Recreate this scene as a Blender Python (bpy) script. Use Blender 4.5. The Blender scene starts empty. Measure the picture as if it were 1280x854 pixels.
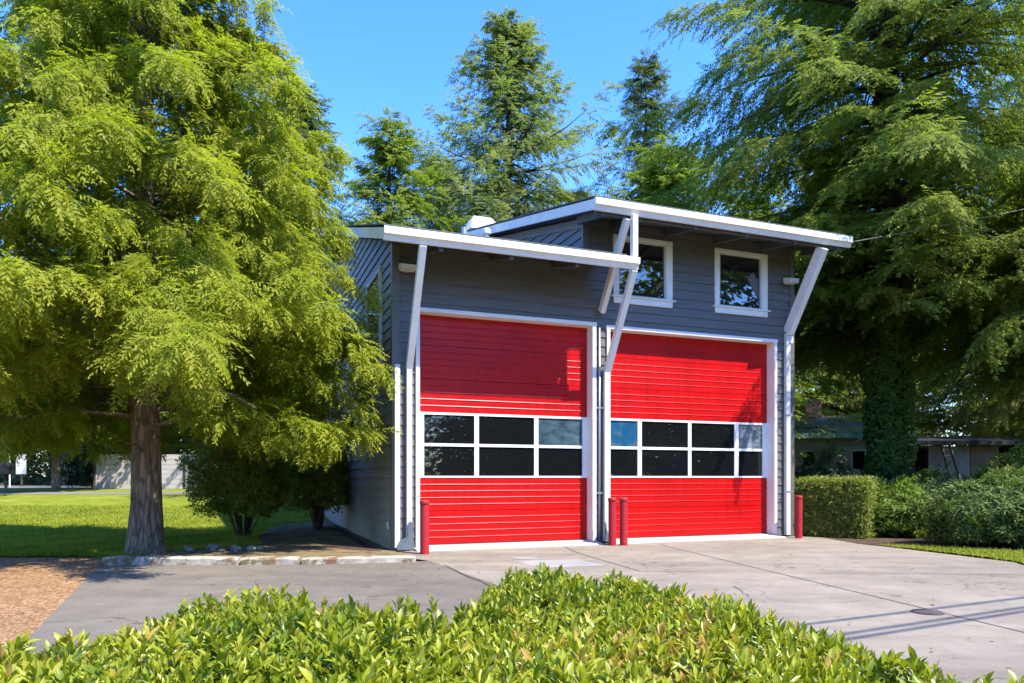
import bpy, math, random
import numpy as np
from mathutils import Vector, Matrix
random.seed(7)
scene = bpy.context.scene
COL = scene.collection
PI = math.pi

# ------------------------------------------------------------------ helpers
def tag(o, label=None, cat=None, group=None, kind=None):
    if label: o['label'] = label
    if cat: o['category'] = cat
    if group: o['group'] = group
    if kind: o['kind'] = kind
    return o

def empty(name, loc, rz=0.0):
    o = bpy.data.objects.new(name, None)
    o.empty_display_size = 0.2
    o.location = loc
    o.rotation_euler = (0, 0, rz)
    COL.objects.link(o)
    return o

def link_mesh(name, me, parent=None, loc=(0, 0, 0), rz=0.0):
    o = bpy.data.objects.new(name, me)
    o.location = loc
    o.rotation_euler = (0, 0, rz)
    o.parent = parent
    COL.objects.link(o)
    return o

def copy_tree(o, parent=None):
    c = o.copy()
    COL.objects.link(c)
    c.parent = parent
    for ch in list(o.children):
        copy_tree(ch, c)
    return c

class MB:
    """collects boxes, beams, tubes and prisms; build() links them as ONE mesh object"""
    def __init__(s):
        s.v = []; s.f = []
    def add(s, vs, fs):
        b = len(s.v)
        s.v += [tuple(p) for p in vs]
        s.f += [tuple(b + i for i in f) for f in fs]
        return s
    def box(s, x0, x1, y0, y1, z0, z1):
        return s.add([(x0, y0, z0), (x1, y0, z0), (x1, y1, z0), (x0, y1, z0), (x0, y0, z1), (x1, y0, z1), (x1, y1, z1), (x0, y1, z1)],
                     [(3, 2, 1, 0), (4, 5, 6, 7), (0, 1, 5, 4), (1, 2, 6, 5), (2, 3, 7, 6), (3, 0, 4, 7)])
    def beam(s, p, q, w, h, side=(1, 0, 0)):
        p, q = Vector(p), Vector(q)
        t = (q - p).normalized()
        a = Vector(side); a = (a - t * a.dot(t)).normalized()
        b = t.cross(a)
        vs = [c + a * (i * w / 2) + b * (j * h / 2) for c in (p, q) for i, j in ((-1, -1), (1, -1), (1, 1), (-1, 1))]
        return s.add(vs, [(3, 2, 1, 0), (4, 5, 6, 7), (0, 1, 5, 4), (1, 2, 6, 5), (2, 3, 7, 6), (3, 0, 4, 7)])
    def tube(s, pts, rad, n=10, cap=True, jit=0.0, rng=None):
        pts = [Vector(p) for p in pts]
        if not hasattr(rad, '__len__'): rad = [rad] * len(pts)
        rings = []
        a = None
        for i, p in enumerate(pts):
            t = (pts[min(i + 1, len(pts) - 1)] - pts[max(i - 1, 0)]).normalized()
            if a is None:
                a = t.orthogonal().normalized()
            a = (a - t * a.dot(t)).normalized()
            b = t.cross(a)
            for k in range(n):
                r = rad[i]
                if jit: r *= 1 + jit * (rng.random() * 2 - 1)
                rings.append(p + a * (r * math.cos(2 * PI * k / n)) + b * (r * math.sin(2 * PI * k / n)))
        fs = []
        for i in range(len(pts) - 1):
            for k in range(n):
                k2 = (k + 1) % n
                fs.append((i * n + k, i * n + k2, (i + 1) * n + k2, (i + 1) * n + k))
        if cap:
            fs.append(tuple(range(n - 1, -1, -1)))
            fs.append(tuple((len(pts) - 1) * n + k for k in range(n)))
        return s.add(rings, fs)
    def prism(s, prof, fn, t0, t1, cap=True):
        """closed profile of 2D points swept from t0 to t1; fn(a, b, t) -> 3D"""
        n = len(prof)
        vs = [fn(a, b, t) for t in (t0, t1) for a, b in prof]
        fs = [(k, (k + 1) % n, n + (k + 1) % n, n + k) for k in range(n)]
        if cap: fs += [tuple(range(n - 1, -1, -1)), tuple(range(n, 2 * n))]
        return s.add(vs, fs)
    def quad(s, a, b, c, d):
        return s.add([a, b, c, d], [(0, 1, 2, 3)])
    def build(s, name, m, parent=None, loc=(0, 0, 0), rz=0.0, smooth=False, bevel=0.0):
        me = bpy.data.meshes.new(name)
        me.from_pydata(s.v, [], s.f)
        me.materials.append(m)
        if smooth:
            me.polygons.foreach_set('use_smooth', [True] * len(me.polygons))
        me.update()
        o = link_mesh(name, me, parent, loc, rz)
        if bevel:
            md = o.modifiers.new('Bevel', 'BEVEL')
            md.width = bevel; md.segments = 2; md.limit_method = 'ANGLE'; md.angle_limit = math.radians(40)
        return o

def np_mesh(name, V, F, m, tint=None, smooth=False):
    """V (n,3) array, F (m,k) array of equal-sized faces, tint (n,) point attribute"""
    me = bpy.data.meshes.new(name)
    V = np.ascontiguousarray(V, dtype=np.float32); F = np.ascontiguousarray(F, dtype=np.int32)
    k = F.shape[1]
    me.vertices.add(len(V)); me.vertices.foreach_set('co', V.ravel())
    me.loops.add(F.size); me.loops.foreach_set('vertex_index', F.ravel())
    me.polygons.add(len(F))
    me.polygons.foreach_set('loop_start', np.arange(0, F.size, k, dtype=np.int32))
    me.polygons.foreach_set('loop_total', np.full(len(F), k, dtype=np.int32))
    if smooth: me.polygons.foreach_set('use_smooth', np.ones(len(F), dtype=bool))
    me.materials.append(m)
    if tint is not None:
        at = me.attributes.new('tint', 'FLOAT', 'POINT')
        at.data.foreach_set('value', np.ascontiguousarray(tint, dtype=np.float32))
    me.update(calc_edges=True)
    return me

# ------------------------------------------------------------------ materials
class NT:
    def __init__(s, name):
        s.m = bpy.data.materials.new(name); s.m.use_nodes = True
        s.t = s.m.node_tree; s.t.nodes.clear()
        s.out = s.n('ShaderNodeOutputMaterial')
    def n(s, ty, **kw):
        o = s.t.nodes.new(ty)
        for k, v in kw.items():
            if k[0] == '_':
                o.inputs[k[1:].replace('_', ' ')].default_value = v
            else: setattr(o, k, v)
        return o
    def l(s, a, b): s.t.links.new(a, b)
    def coord(s, scale=(1, 1, 1), kind='Object'):
        tc = s.n('ShaderNodeTexCoord'); mp = s.n('ShaderNodeMapping'); mp.inputs['Scale'].default_value = scale
        s.l(tc.outputs[kind], mp.inputs['Vector'])
        return mp.outputs['Vector']
    def noise(s, vec, scale, detail=4, rough=0.55):
        o = s.n('ShaderNodeTexNoise'); o.inputs['Scale'].default_value = scale
        o.inputs['Detail'].default_value = detail; o.inputs['Roughness'].default_value = rough
        if vec is not None: s.l(vec, o.inputs['Vector'])
        return o.outputs['Fac']
    def ramp(s, fac, stops):
        o = s.n('ShaderNodeValToRGB'); e = o.color_ramp.elements
        while len(e) < len(stops): e.new(0.5)
        for i, (p, c) in enumerate(stops):
            e[i].position = p; e[i].color = (*c, 1) if len(c) == 3 else c
        s.l(fac, o.inputs['Fac'])
        return o.outputs['Color']
    def mix(s, fac, a, b, mode='MIX'):
        o = s.n('ShaderNodeMix', data_type='RGBA', blend_type=mode)
        for sock, v in ((o.inputs[0], fac), (o.inputs[6], a), (o.inputs[7], b)):
            if isinstance(v, (int, float)): sock.default_value = v
            elif isinstance(v, tuple): sock.default_value = (*v, 1)
            else: s.l(v, sock)
        return o.outputs[2]
    def math(s, op, a, b=0.0):
        o = s.n('ShaderNodeMath', operation=op)
        for sock, v in ((o.inputs[0], a), (o.inputs[1], b)):
            if isinstance(v, (int, float)): sock.default_value = v
            else: s.l(v, sock)
        return o.outputs[0]
    def bump(s, h, strength=0.3, dist=0.01):
        o = s.n('ShaderNodeBump'); o.inputs['Strength'].default_value = strength; o.inputs['Distance'].default_value = dist
        s.l(h, o.inputs['Height'])
        return o.outputs['Normal']
    def pbsdf(s, color, rough=0.6, spec=0.4, metal=0.0, normal=None, link=True):
        p = s.n('ShaderNodeBsdfPrincipled')
        if isinstance(color, tuple): p.inputs['Base Color'].default_value = (*color, 1)
        else: s.l(color, p.inputs['Base Color'])
        if isinstance(rough, (int, float)): p.inputs['Roughness'].default_value = rough
        else: s.l(rough, p.inputs['Roughness'])
        p.inputs['Specular IOR Level'].default_value = spec
        p.inputs['Metallic'].default_value = metal
        if normal is not None: s.l(normal, p.inputs['Normal'])
        if link: s.l(p.outputs[0], s.out.inputs['Surface'])
        return p

def M_plain(name, c, rough=0.55, var=0.12, scale=6, spec=0.4, metal=0.0, bump=0.08, stretch=(1, 1, 1)):
    t = NT(name); v = t.coord(stretch)
    n = t.noise(v, scale, 5)
    col = t.ramp(n, [(0.3, tuple(x * (1 - var) for x in c)), (0.7, tuple(min(1, x * (1 + var)) for x in c))])
    t.pbsdf(col, rough, spec, metal, t.bump(t.noise(v, scale * 9, 3), bump, 0.004) if bump else None)
    return t.m

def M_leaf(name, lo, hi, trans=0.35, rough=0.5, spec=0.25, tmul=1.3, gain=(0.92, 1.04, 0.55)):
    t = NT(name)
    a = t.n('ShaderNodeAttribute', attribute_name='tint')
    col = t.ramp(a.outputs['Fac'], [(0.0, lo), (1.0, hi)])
    p = t.pbsdf(col, rough, spec, link=False)
    tr = t.n('ShaderNodeBsdfTranslucent')
    tc = t.mix(1.0, col, tuple(tmul * g for g in gain), 'MULTIPLY')
    t.l(tc, tr.inputs['Color'])
    mx = t.n('ShaderNodeMixShader'); mx.inputs[0].default_value = trans
    t.l(p.outputs[0], mx.inputs[1]); t.l(tr.outputs[0], mx.inputs[2]); t.l(mx.outputs[0], t.out.inputs['Surface'])
    return t.m

def M_bark(name, lo, hi, zs=0.18, scale=14):
    t = NT(name); v = t.coord((1, 1, zs))
    n = t.noise(v, scale, 8, 0.65)
    n2 = t.noise(t.coord(), 2.0, 3)
    vo = t.n('ShaderNodeTexVoronoi', feature='DISTANCE_TO_EDGE'); vo.inputs['Scale'].default_value = scale * 0.9
    t.l(v, vo.inputs['Vector'])
    crack = t.ramp(vo.outputs['Distance'], [(0.0, (0.25,) * 3), (0.22, (1,) * 3)])
    col = t.ramp(n, [(0.3, lo), (0.72, hi)])
    col = t.mix(0.75, col, crack, 'MULTIPLY')
    col = t.mix(t.ramp(n2, [(0.5, (0,) * 3), (0.75, (0.5,) * 3)]), col, (0.10, 0.11, 0.075))
    h = t.math('ADD', n, vo.outputs['Distance'])
    t.pbsdf(col, 0.95, 0.1, normal=t.bump(h, 0.9, 0.04))
    return t.m

def M_concrete(name, c, dark, speck=0.25, stain=0.5, scale=1.0):
    t = NT(name); v = t.coord()
    big = t.noise(v, 0.35 * scale, 5, 0.6); mid = t.noise(v, 2.2 * scale, 6, 0.65); fine = t.noise(v, 95, 3, 0.7)
    st = t.noise(t.coord((0.25, 1.2, 1)), 1.3, 5, 0.6)
    col = t.mix(t.ramp(big, [(0.35, (0,) * 3), (0.68, (1,) * 3)]), tuple(dark), tuple(c))
    col = t.mix(stain, col, t.ramp(mid, [(0.3, (0.62,) * 3), (0.65, (1.1,) * 3)]), 'MULTIPLY')
    col = t.mix(stain * 0.8, col, t.ramp(st, [(0.38, (0.68, 0.66, 0.63)), (0.55, (1.05,) * 3)]), 'MULTIPLY')
    col = t.mix(speck, col, t.ramp(fine, [(0.35, (0.45,) * 3), (0.6, (1.25,) * 3)]), 'MULTIPLY')
    spot = t.noise(t.coord((1, 1, 1)), 4.7 * scale, 2, 0.4)
    col = t.mix(1.0, col, t.ramp(spot, [(0.66, (1,) * 3), (0.74, (0.66, 0.63, 0.6))]), 'MULTIPLY')
    wv = t.n('ShaderNodeVectorMath', operation='ADD'); dn = t.n('ShaderNodeTexNoise'); dn.inputs['Scale'].default_value = 1.6; dn.inputs['Detail'].default_value = 6
    t.l(v, dn.inputs['Vector']); t.l(v, wv.inputs[0]); t.l(dn.outputs['Color'], wv.inputs[1])
    vo = t.n('ShaderNodeTexVoronoi', feature='DISTANCE_TO_EDGE'); vo.inputs['Scale'].default_value = 0.33; t.l(wv.outputs[0], vo.inputs['Vector'])
    gate = t.ramp(t.noise(v, 0.5, 2), [(0.5, (0,) * 3), (0.56, (1,) * 3)])
    ck = t.mix(gate, (1.0, 1.0, 1.0), t.ramp(vo.outputs['Distance'], [(0.0, (0.5, 0.47, 0.44)), (0.006, (1,) * 3)]))
    col = t.mix(0.9, col, ck, 'MULTIPLY')
    t.pbsdf(col, 0.9, 0.2, normal=t.bump(fine, 0.5, 0.008))
    return t.m

M = {}
M['white'] = M_plain('white_trim_paint', (0.77, 0.745, 0.70), 0.45, 0.07, 3, bump=0.05)
M['offwhite'] = M_plain('grey_white_paint', (0.60, 0.58, 0.55), 0.5, 0.08, 3)
M['siding'] = M_plain('skylit_siding_paint', (0.215, 0.21, 0.205), 0.5, 0.16, 2.5, bump=0.16, stretch=(0.5, 0.5, 5))  # lighter copy of the siding: open-sky light on the side put into the colour
M['siding_front'] = M_plain('shaded_siding_paint', (0.124, 0.112, 0.100), 0.42, 0.16, 2.5, bump=0.16, stretch=(0.5, 0.5, 5))  # darker copy of the same siding: shade under the eaves put into the colour
M['soffit'] = M_plain('dark_grey_soffit_paint', (0.075, 0.078, 0.085), 0.6, 0.15, 3)
M['slot_shade'] = M_plain('dark_gap_and_shade', (0.012, 0.013, 0.016), 0.8, 0.1, 3)  # seals and holes, and the painted shade of the shed roof
M['roofing'] = M_plain('roofing_felt', (0.10, 0.115, 0.115), 0.9, 0.2, 8)
M['steel'] = M_plain('galvanised_steel', (0.38, 0.40, 0.42), 0.4, 0.1, 5, metal=0.6)
M['shoe'] = M_plain('blue_grey_steel_shoe', (0.10, 0.125, 0.15), 0.5, 0.2, 6)
M['lens'] = M_plain('cream_lamp_lens', (0.75, 0.68, 0.58), 0.35, 0.05, 5)
def red(name, c, dirt):
    t = NT(name); v = t.coord()
    n = t.noise(v, 1.6, 5, 0.6); f = t.noise(v, 40, 3)
    col = t.ramp(n, [(0.3, tuple(x * 0.86 for x in c)), (0.7, tuple(min(1, x * 1.08) for x in c))])
    if not dirt:                                        # rain streaks and road film
        s = t.noise(t.coord((2.2, 2.2, 0.25)), 4, 6, 0.7)
        col = t.mix(1.0, col, t.ramp(s, [(0.34, (0.80, 0.86, 0.86)), (0.60, (1.04,) * 3)]), 'MULTIPLY')
        sp = t.noise(v, 13, 5, 0.7)
        col = t.mix(t.ramp(sp, [(0.66, (0,) * 3), (0.76, (0.22,) * 3)]), col, (0.30, 0.15, 0.12))
    if dirt:
        s = t.noise(t.coord((3, 3, 0.6)), 5, 6, 0.7)
        col = t.mix(t.ramp(s, [(0.62, (0,) * 3), (0.70, (0.75,) * 3)]), col, (0.30, 0.17, 0.12))
        col = t.mix(t.ramp(f, [(0.66, (0,) * 3), (0.72, (0.55,) * 3)]), col, (0.5, 0.3, 0.25))
    t.pbsdf(col, 0.32 if not dirt else 0.6, 0.3 if not dirt else 0.25, normal=t.bump(f, 0.06, 0.003))
    return t.m
M['red'] = red('red_door_paint', (0.48, 0.004, 0.0045), False)
M['redpost'] = red('worn_red_paint', (0.36, 0.018, 0.028), True)
M['cap'] = red('dark_red_cap_paint', (0.30, 0.02, 0.02), True)

def glass(name, kind):
    t = NT(name)
    p = t.n('ShaderNodeBsdfPrincipled')
    v = t.coord()
    if kind == 'dark':
        p.inputs['Base Color'].default_value = (0.006, 0.007, 0.008, 1)
    elif kind == 'blue':
        n = t.noise(v, 2.6, 3); col = t.ramp(n, [(0.40, (0.08, 0.11, 0.12)), (0.5, (0.015, 0.085, 0.16)), (0.7, (0.01, 0.06, 0.13))])
        t.l(col, p.inputs['Base Color'])
    else:
        n = t.noise(t.coord((1, 1, 2.2)), 3.0, 5, 0.65); col = t.ramp(n, [(0.36, (0.02, 0.04, 0.05)), (0.75, (0.09, 0.145, 0.17))] if kind == 'haze' else [(0.40, (0.06, 0.08, 0.085)), (0.66, (0.26, 0.30, 0.31))])
        t.l(col, p.inputs['Base Color'])
    p.inputs['Roughness'].default_value = 0.015
    p.inputs['IOR'].default_value = 1.7
    wv = t.noise(v, 0.9, 2)
    t.l(t.bump(wv, 0.03, 0.02), p.inputs['Normal'])
    t.l(p.outputs[0], t.out.inputs['Surface'])
    return t.m
M['glass'] = glass('dark_window_glass', 'dark')
M['glass_blue'] = glass('blue_filmed_glass', 'blue')
M['glass_haze'] = glass('hazy_teal_glass', 'haze')
M['glass_pale'] = glass('pale_hazy_glass', 'pale')
t = NT('upper_window_glass')   # clear double glazing before a dark room
p = t.pbsdf((0.010, 0.012, 0.014), 0.01, 0.5); p.inputs['IOR'].default_value = 2.3
t.l(t.bump(t.noise(t.coord(), 0.8, 2), 0.02, 0.02), p.inputs['Normal'])
M['glass_up'] = t.m

M['concrete'] = M_concrete('driveway_concrete', (0.278, 0.240, 0.188), (0.202, 0.175, 0.138))
M['asphalt'] = M_concrete('old_grey_asphalt', (0.180, 0.156, 0.122), (0.130, 0.114, 0.092), 0.4)
M['patch'] = M_concrete('light_concrete_patch', (0.31, 0.30, 0.285), (0.26, 0.25, 0.235), 0.3, 0.5)
M['sill'] = M_concrete('pale_threshold_concrete', (0.44, 0.42, 0.37), (0.34, 0.32, 0.29), 0.15, 0.35)
t = NT('tan_gravel'); v = t.coord()
vo = t.n('ShaderNodeTexVoronoi'); vo.inputs['Scale'].default_value = 38; t.l(v, vo.inputs['Vector'])
bw = t.n('ShaderNodeRGBToBW'); t.l(vo.outputs['Color'], bw.inputs[0])
col = t.ramp(bw.outputs[0], [(0.15, (0.14, 0.075, 0.035)), (0.5, (0.27, 0.150, 0.070)), (0.85, (0.40, 0.26, 0.145))])
col = t.mix(0.35, col, t.ramp(t.noise(v, 1.2, 4), [(0.35, (0.6,) * 3), (0.65, (1.1,) * 3)]), 'MULTIPLY')
t.pbsdf(col, 0.95, 0.1, normal=t.bump(vo.outputs['Distance'], 0.8, 0.02)); M['gravel'] = t.m
t = NT('mossy_kerb_concrete'); v = t.coord()
col = t.ramp(t.noise(v, 9, 6, 0.65), [(0.3, (0.24, 0.21, 0.17)), (0.65, (0.44, 0.40, 0.33))])
mo = t.ramp(t.noise(v, 3.3, 6, 0.7), [(0.52, (0,) * 3), (0.60, (0.9,) * 3)])
col = t.mix(mo, col, t.ramp(t.noise(v, 11, 3), [(0.4, (0.16, 0.075, 0.04)), (0.6, (0.13, 0.12, 0.05))]))
t.pbsdf(col, 0.95, 0.1, normal=t.bump(t.noise(v, 30, 6, 0.7), 0.7, 0.02)); M['kerb'] = t.m
def ground_mat(name, stops, sc, fine=60, b=0.6):
    t = NT(name); v = t.coord()
    n = t.noise(v, sc, 6, 0.65); f = t.noise(v, fine, 4, 0.7)
    col = t.ramp(n, stops)
    col = t.mix(0.55, col, t.ramp(f, [(0.32, (0.4,) * 3), (0.66, (1.35,) * 3)]), 'MULTIPLY')
    t.pbsdf(col, 0.95, 0.1, normal=t.bump(f, b, 0.03))
    return t.m
M['lawn'] = ground_mat('lawn_turf', [(0.3, (0.10, 0.145, 0.012)), (0.5, (0.17, 0.205, 0.018)), (0.7, (0.25, 0.25, 0.035))], 1.3)
M['soil'] = ground_mat('dark_bark_mulch', [(0.3, (0.045, 0.030, 0.020)), (0.7, (0.12, 0.08, 0.055))], 3, 45)
M['dirt'] = ground_mat('dry_leaf_litter', [(0.35, (0.09, 0.075, 0.03)), (0.55, (0.22, 0.16, 0.09)), (0.7, (0.12, 0.13, 0.03))], 2.2, 40)
M['wild'] = ground_mat('rough_ground_cover', [(0.3, (0.035, 0.045, 0.015)), (0.7, (0.08, 0.09, 0.03))], 0.5, 20)
M['path'] = M_concrete('pale_path_concrete', (0.22, 0.20, 0.175), (0.17, 0.155, 0.14))
M['stone'] = M_plain('grey_field_stone', (0.26, 0.22, 0.17), 0.9, 0.45, 7, bump=0.5)
M['iron'] = M_plain('cast_iron', (0.12, 0.10, 0.085), 0.7, 0.3, 20, bump=0.2)
M['joint'] = M_plain('dirty_joint_filler', (0.10, 0.088, 0.075), 0.95, 0.4, 12)
M['cable'] = M_plain('black_cable', (0.02, 0.02, 0.022), 0.6, 0.1, 5, bump=0)
M['wire'] = M_plain('grey_service_wire', (0.28, 0.27, 0.25), 0.6, 0.1, 5, bump=0)

G = lambda *c: c
M['cedar'] = M_leaf('cedar_foliage', (0.130, 0.190, 0.014), (0.325, 0.340, 0.028), 0.52, 0.55, 0.2)
M['spruce'] = M_leaf('spruce_foliage', (0.060, 0.095, 0.038), (0.155, 0.185, 0.060), 0.34, 0.55, 0.2)
M['fir'] = M_leaf('fir_foliage', (0.100, 0.145, 0.045), (0.255, 0.285, 0.080), 0.46, 0.55, 0.2)
M['yfir'] = M_leaf('yellow_green_conifer_foliage', (0.100, 0.165, 0.018), (0.260, 0.305, 0.034), 0.45, 0.55, 0.2)
M['giant'] = M_leaf('giant_fir_foliage', (0.085, 0.145, 0.028), (0.235, 0.270, 0.040), 0.5, 0.6, 0.12)
M['bough'] = M_leaf('sunlit_spruce_foliage', (0.060, 0.105, 0.018), (0.235, 0.270, 0.034), 0.42, 0.6, 0.12)
M['dusty'] = M_leaf('dusty_conifer_foliage', (0.095, 0.110, 0.030), (0.220, 0.220, 0.050), 0.48, 0.6, 0.15)
M['broad'] = M_leaf('broadleaf_foliage', (0.085, 0.150, 0.018), (0.220, 0.285, 0.034), 0.45, 0.45, 0.3)
M['maple'] = M_leaf('maple_foliage', (0.110, 0.160, 0.016), (0.260, 0.290, 0.030), 0.45, 0.45, 0.3)
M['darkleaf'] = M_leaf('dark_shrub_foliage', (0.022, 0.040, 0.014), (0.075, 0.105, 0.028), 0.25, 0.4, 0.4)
M['rhodo'] = M_leaf('rhododendron_foliage', (0.048, 0.090, 0.020), (0.145, 0.195, 0.045), 0.32, 0.5, 0.2)
M['boxleaf'] = M_leaf('clipped_hedge_foliage', (0.110, 0.150, 0.020), (0.290, 0.310, 0.055), 0.35, 0.45, 0.3)
M['ivy'] = M_leaf('ivy_foliage', (0.060, 0.140, 0.022), (0.170, 0.265, 0.042), 0.25, 0.42, 0.35)
M['olive'] = M_leaf('olive_shrub_foliage', (0.130, 0.185, 0.028), (0.270, 0.320, 0.05), 0.35, 0.45, 0.3)
M['grass'] = M_leaf('grass_blades', (0.110, 0.165, 0.012), (0.330, 0.325, 0.034), 0.4, 0.6, 0.15)
# laurel: green to yellow-green, a few leaves bronze
t = NT('laurel_foliage')
a = t.n('ShaderNodeAttribute', attribute_name='tint')
col = t.ramp(a.outputs['Fac'], [(0.0, (0.045, 0.100, 0.010)), (0.30, (0.125, 0.195, 0.012)), (0.66, (0.300, 0.330, 0.020)), (0.97, (0.38, 0.38, 0.04)), (1.0, (0.42, 0.27, 0.07))])
p = t.pbsdf(col, 0.34, 0.45, link=False)
tr = t.n('ShaderNodeBsdfTranslucent'); t.l(t.mix(1.0, col, (1.3, 1.3, 0.6), 'MULTIPLY'), tr.inputs['Color'])
mx = t.n('ShaderNodeMixShader'); mx.inputs[0].default_value = 0.33
t.l(p.outputs[0], mx.inputs[1]); t.l(tr.outputs[0], mx.inputs[2]); t.l(mx.outputs[0], t.out.inputs['Surface'])
M['laurel'] = t.m
M['bark'] = M_bark('grey_brown_bark', (0.150, 0.105, 0.072), (0.48, 0.375, 0.275))
M['redbark'] = M_bark('red_brown_bark', (0.07, 0.035, 0.022), (0.22, 0.12, 0.075))
M['darkbark'] = M_bark('dark_bark', (0.035, 0.026, 0.02), (0.13, 0.10, 0.08))
M['twig'] = M_plain('brown_twig', (0.085, 0.055, 0.035), 0.9, 0.3, 10, bump=0)

# ------------------------------------------------------------------ terrain
def sstep(a, b, x):
    t = np.clip((x - a) / (b - a), 0, 1)
    return t * t * (3 - 2 * t)
def gz(x, y):
    """ground height: flat apron, a bank rising behind on the left and a lesser one on the right"""
    x = np.asarray(x, float); y = np.asarray(y, float)
    left = 0.80 * sstep(17, 35, y) * sstep(-4.5, -9.0, x)
    right = 0.35 * sstep(17, 26, y) * sstep(7.5, 11, x)
    return left + right
def gzf(x, y): return float(gz(x, y))

def terrain(name, xs, ys, m, dz, inside=None, kind='structure'):
    X, Y = np.meshgrid(xs, ys); Z = gz(X, Y) + dz
    V = np.stack([X, Y, Z], -1).reshape(-1, 3)
    nx, ny = len(xs), len(ys)
    i, j = np.meshgrid(np.arange(nx - 1), np.arange(ny - 1))
    a = (j * nx + i).ravel()
    F = np.stack([a, a + 1, a + nx + 1, a + nx], -1)
    if inside is not None:
        c = V[F].mean(1); F = F[inside(c[:, 0], c[:, 1])]
    o = link_mesh(name, np_mesh(name, V, F, m, smooth=True))
    tag(o, kind=kind)
    return o

def sheet(name, poly, z, m, kind='structure', sub=0):
    mb = MB(); mb.add([(x, y, z + (gzf(x, y) if sub else 0)) for x, y in poly], [tuple(range(len(poly)))])
    return tag(mb.build(name, m), kind=kind)

far = np.concatenate([-np.geomspace(700, 45, 14), np.linspace(-42, 42, 85), np.geomspace(45, 700, 14)])
fary = np.concatenate([-np.geomspace(400, 30, 10), np.linspace(-28, 60, 89), np.geomspace(64, 900, 16)])
terrain('ground', far, fary, M['wild'], -0.03)
# ------------------------------------------------------------------ camera, sun, sky
HC = 1.35
cam = bpy.data.cameras.new('Camera'); co = bpy.data.objects.new('Camera', cam); COL.objects.link(co)
co.location = (0, 0, HC); co.rotation_euler = (PI / 2, 0, 0)
cam.sensor_width = 36; cam.lens = 900 / 1280 * 36; cam.shift_y = (597 - 427) / 1280
cam.clip_start = 0.05; cam.clip_end = 3000
scene.camera = co
ALPHA = math.radians(20.956)
EU = Vector((math.cos(ALPHA), math.sin(ALPHA), 0)); EN = Vector((-math.sin(ALPHA), math.cos(ALPHA), 0))
C0 = Vector((-2.172, 13.207, 0))                       # front left corner of the fire station
def W(u, n, z=0.0): return C0 + EU * u + EN * n + Vector((0, 0, z))
LDIR = (EU * -0.62 + EN * 1.0 + Vector((0, 0, -1.72))).normalized()
sun = bpy.data.lights.new('Sun', 'SUN'); sun.energy = 2.6; sun.angle = math.radians(0.53); sun.color = (1.0, 0.935, 0.82)
so = bpy.data.objects.new('Sun', sun); COL.objects.link(so); so.location = (20, -15, 40)
so.rotation_euler = LDIR.to_track_quat('-Z', 'Y').to_euler()
w = bpy.data.worlds.new('World'); scene.world = w; w.use_nodes = True
nt = w.node_tree; bg = nt.nodes['Background']
sky = nt.nodes.new('ShaderNodeTexSky'); sky.sky_type = 'NISHITA'; sky.sun_disc = False
sky.sun_elevation = math.asin(-LDIR.z); sky.sun_rotation = math.atan2(-LDIR.x, -LDIR.y)
sky.air_density = 1.0; sky.dust_density = 0.12; sky.ozone_density = 3.0; sky.altitude = 900
hs = nt.nodes.new('ShaderNodeHueSaturation'); hs.inputs['Saturation'].default_value = 1.30; hs.inputs['Hue'].default_value = 0.515
nt.links.new(sky.outputs[0], hs.inputs['Color']); nt.links.new(hs.outputs[0], bg.inputs['Color']); bg.inputs['Strength'].default_value = 0.15
scene.view_settings.view_transform = 'Standard'; scene.view_settings.look = 'None'
scene.view_settings.exposure = 2.15; scene.view_settings.gamma = 1.0; scene.view_settings.use_curve_mapping = False
scene.render.engine = 'CYCLES'
cy = scene.cycles
cy.max_bounces = 10; cy.diffuse_bounces = 7; cy.glossy_bounces = 3; cy.transmission_bounces = 8; cy.transparent_max_bounces = 4
cy.use_denoising = True; cy.caustics_reflective = False; cy.caustics_refractive = False

# ------------------------------------------------------------------ paving and lawns
def uvp(lst): return [tuple(W(u, n).xy) for u, n in lst]
sheet('asphalt_lane', [(-6.30, 11.0), (-4.08, 6.08), (-2.4, 2.2), (-2.0, 0.5), (0.4, 0.5), (-0.2, 9.0), (-1.10, 11.05), (-1.35, 11.6)], 0.004, M['asphalt'])
sheet('concrete_driveway', [(-1.35, 11.6), (-1.10, 11.05), (-0.2, 9.0), (0.4, 0.5), (5.5, 0.5), (7.0, 6.0), (7.35, 9.6), (7.95, 11.4), (7.35, 13.6), (7.0, 14.6), (6.95, 16.4), tuple(W(9.4, 0.6).xy), tuple(W(-0.02, 0.6).xy), tuple(W(-0.05, -1.1).xy)], 0.008, M['concrete'])
sheet('gravel_drive', [(-14, 12.2), (-14, 0.5), (-2.1, 0.5), (-2.4, 2.2), (-4.08, 6.08), (-6.30, 11.0), (-6.75, 12.15)], 0.0, M['gravel'])
inl = lambda x, y: (x < -1.9 - 0.383 * (y - 13.0)) & (y > 12.25 - 0.03 * (x + 7)) & (y < 30)
terrain('lawn', np.linspace(-34, -1, 67), np.linspace(12, 30, 37), M['lawn'], 0.004, inl)
terrain('garden_path', np.linspace(-36, -7, 30), np.linspace(29.9, 31.3, 5), M['path'], 0.010)
terrain('far_lawn', np.linspace(-40, -9, 32), np.linspace(31.3, 36, 7), M['lawn'], 0.006)
terrain('parking_lane', np.linspace(-60, -22, 20), np.linspace(36, 52, 9), M['path'], 0.012)
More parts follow.
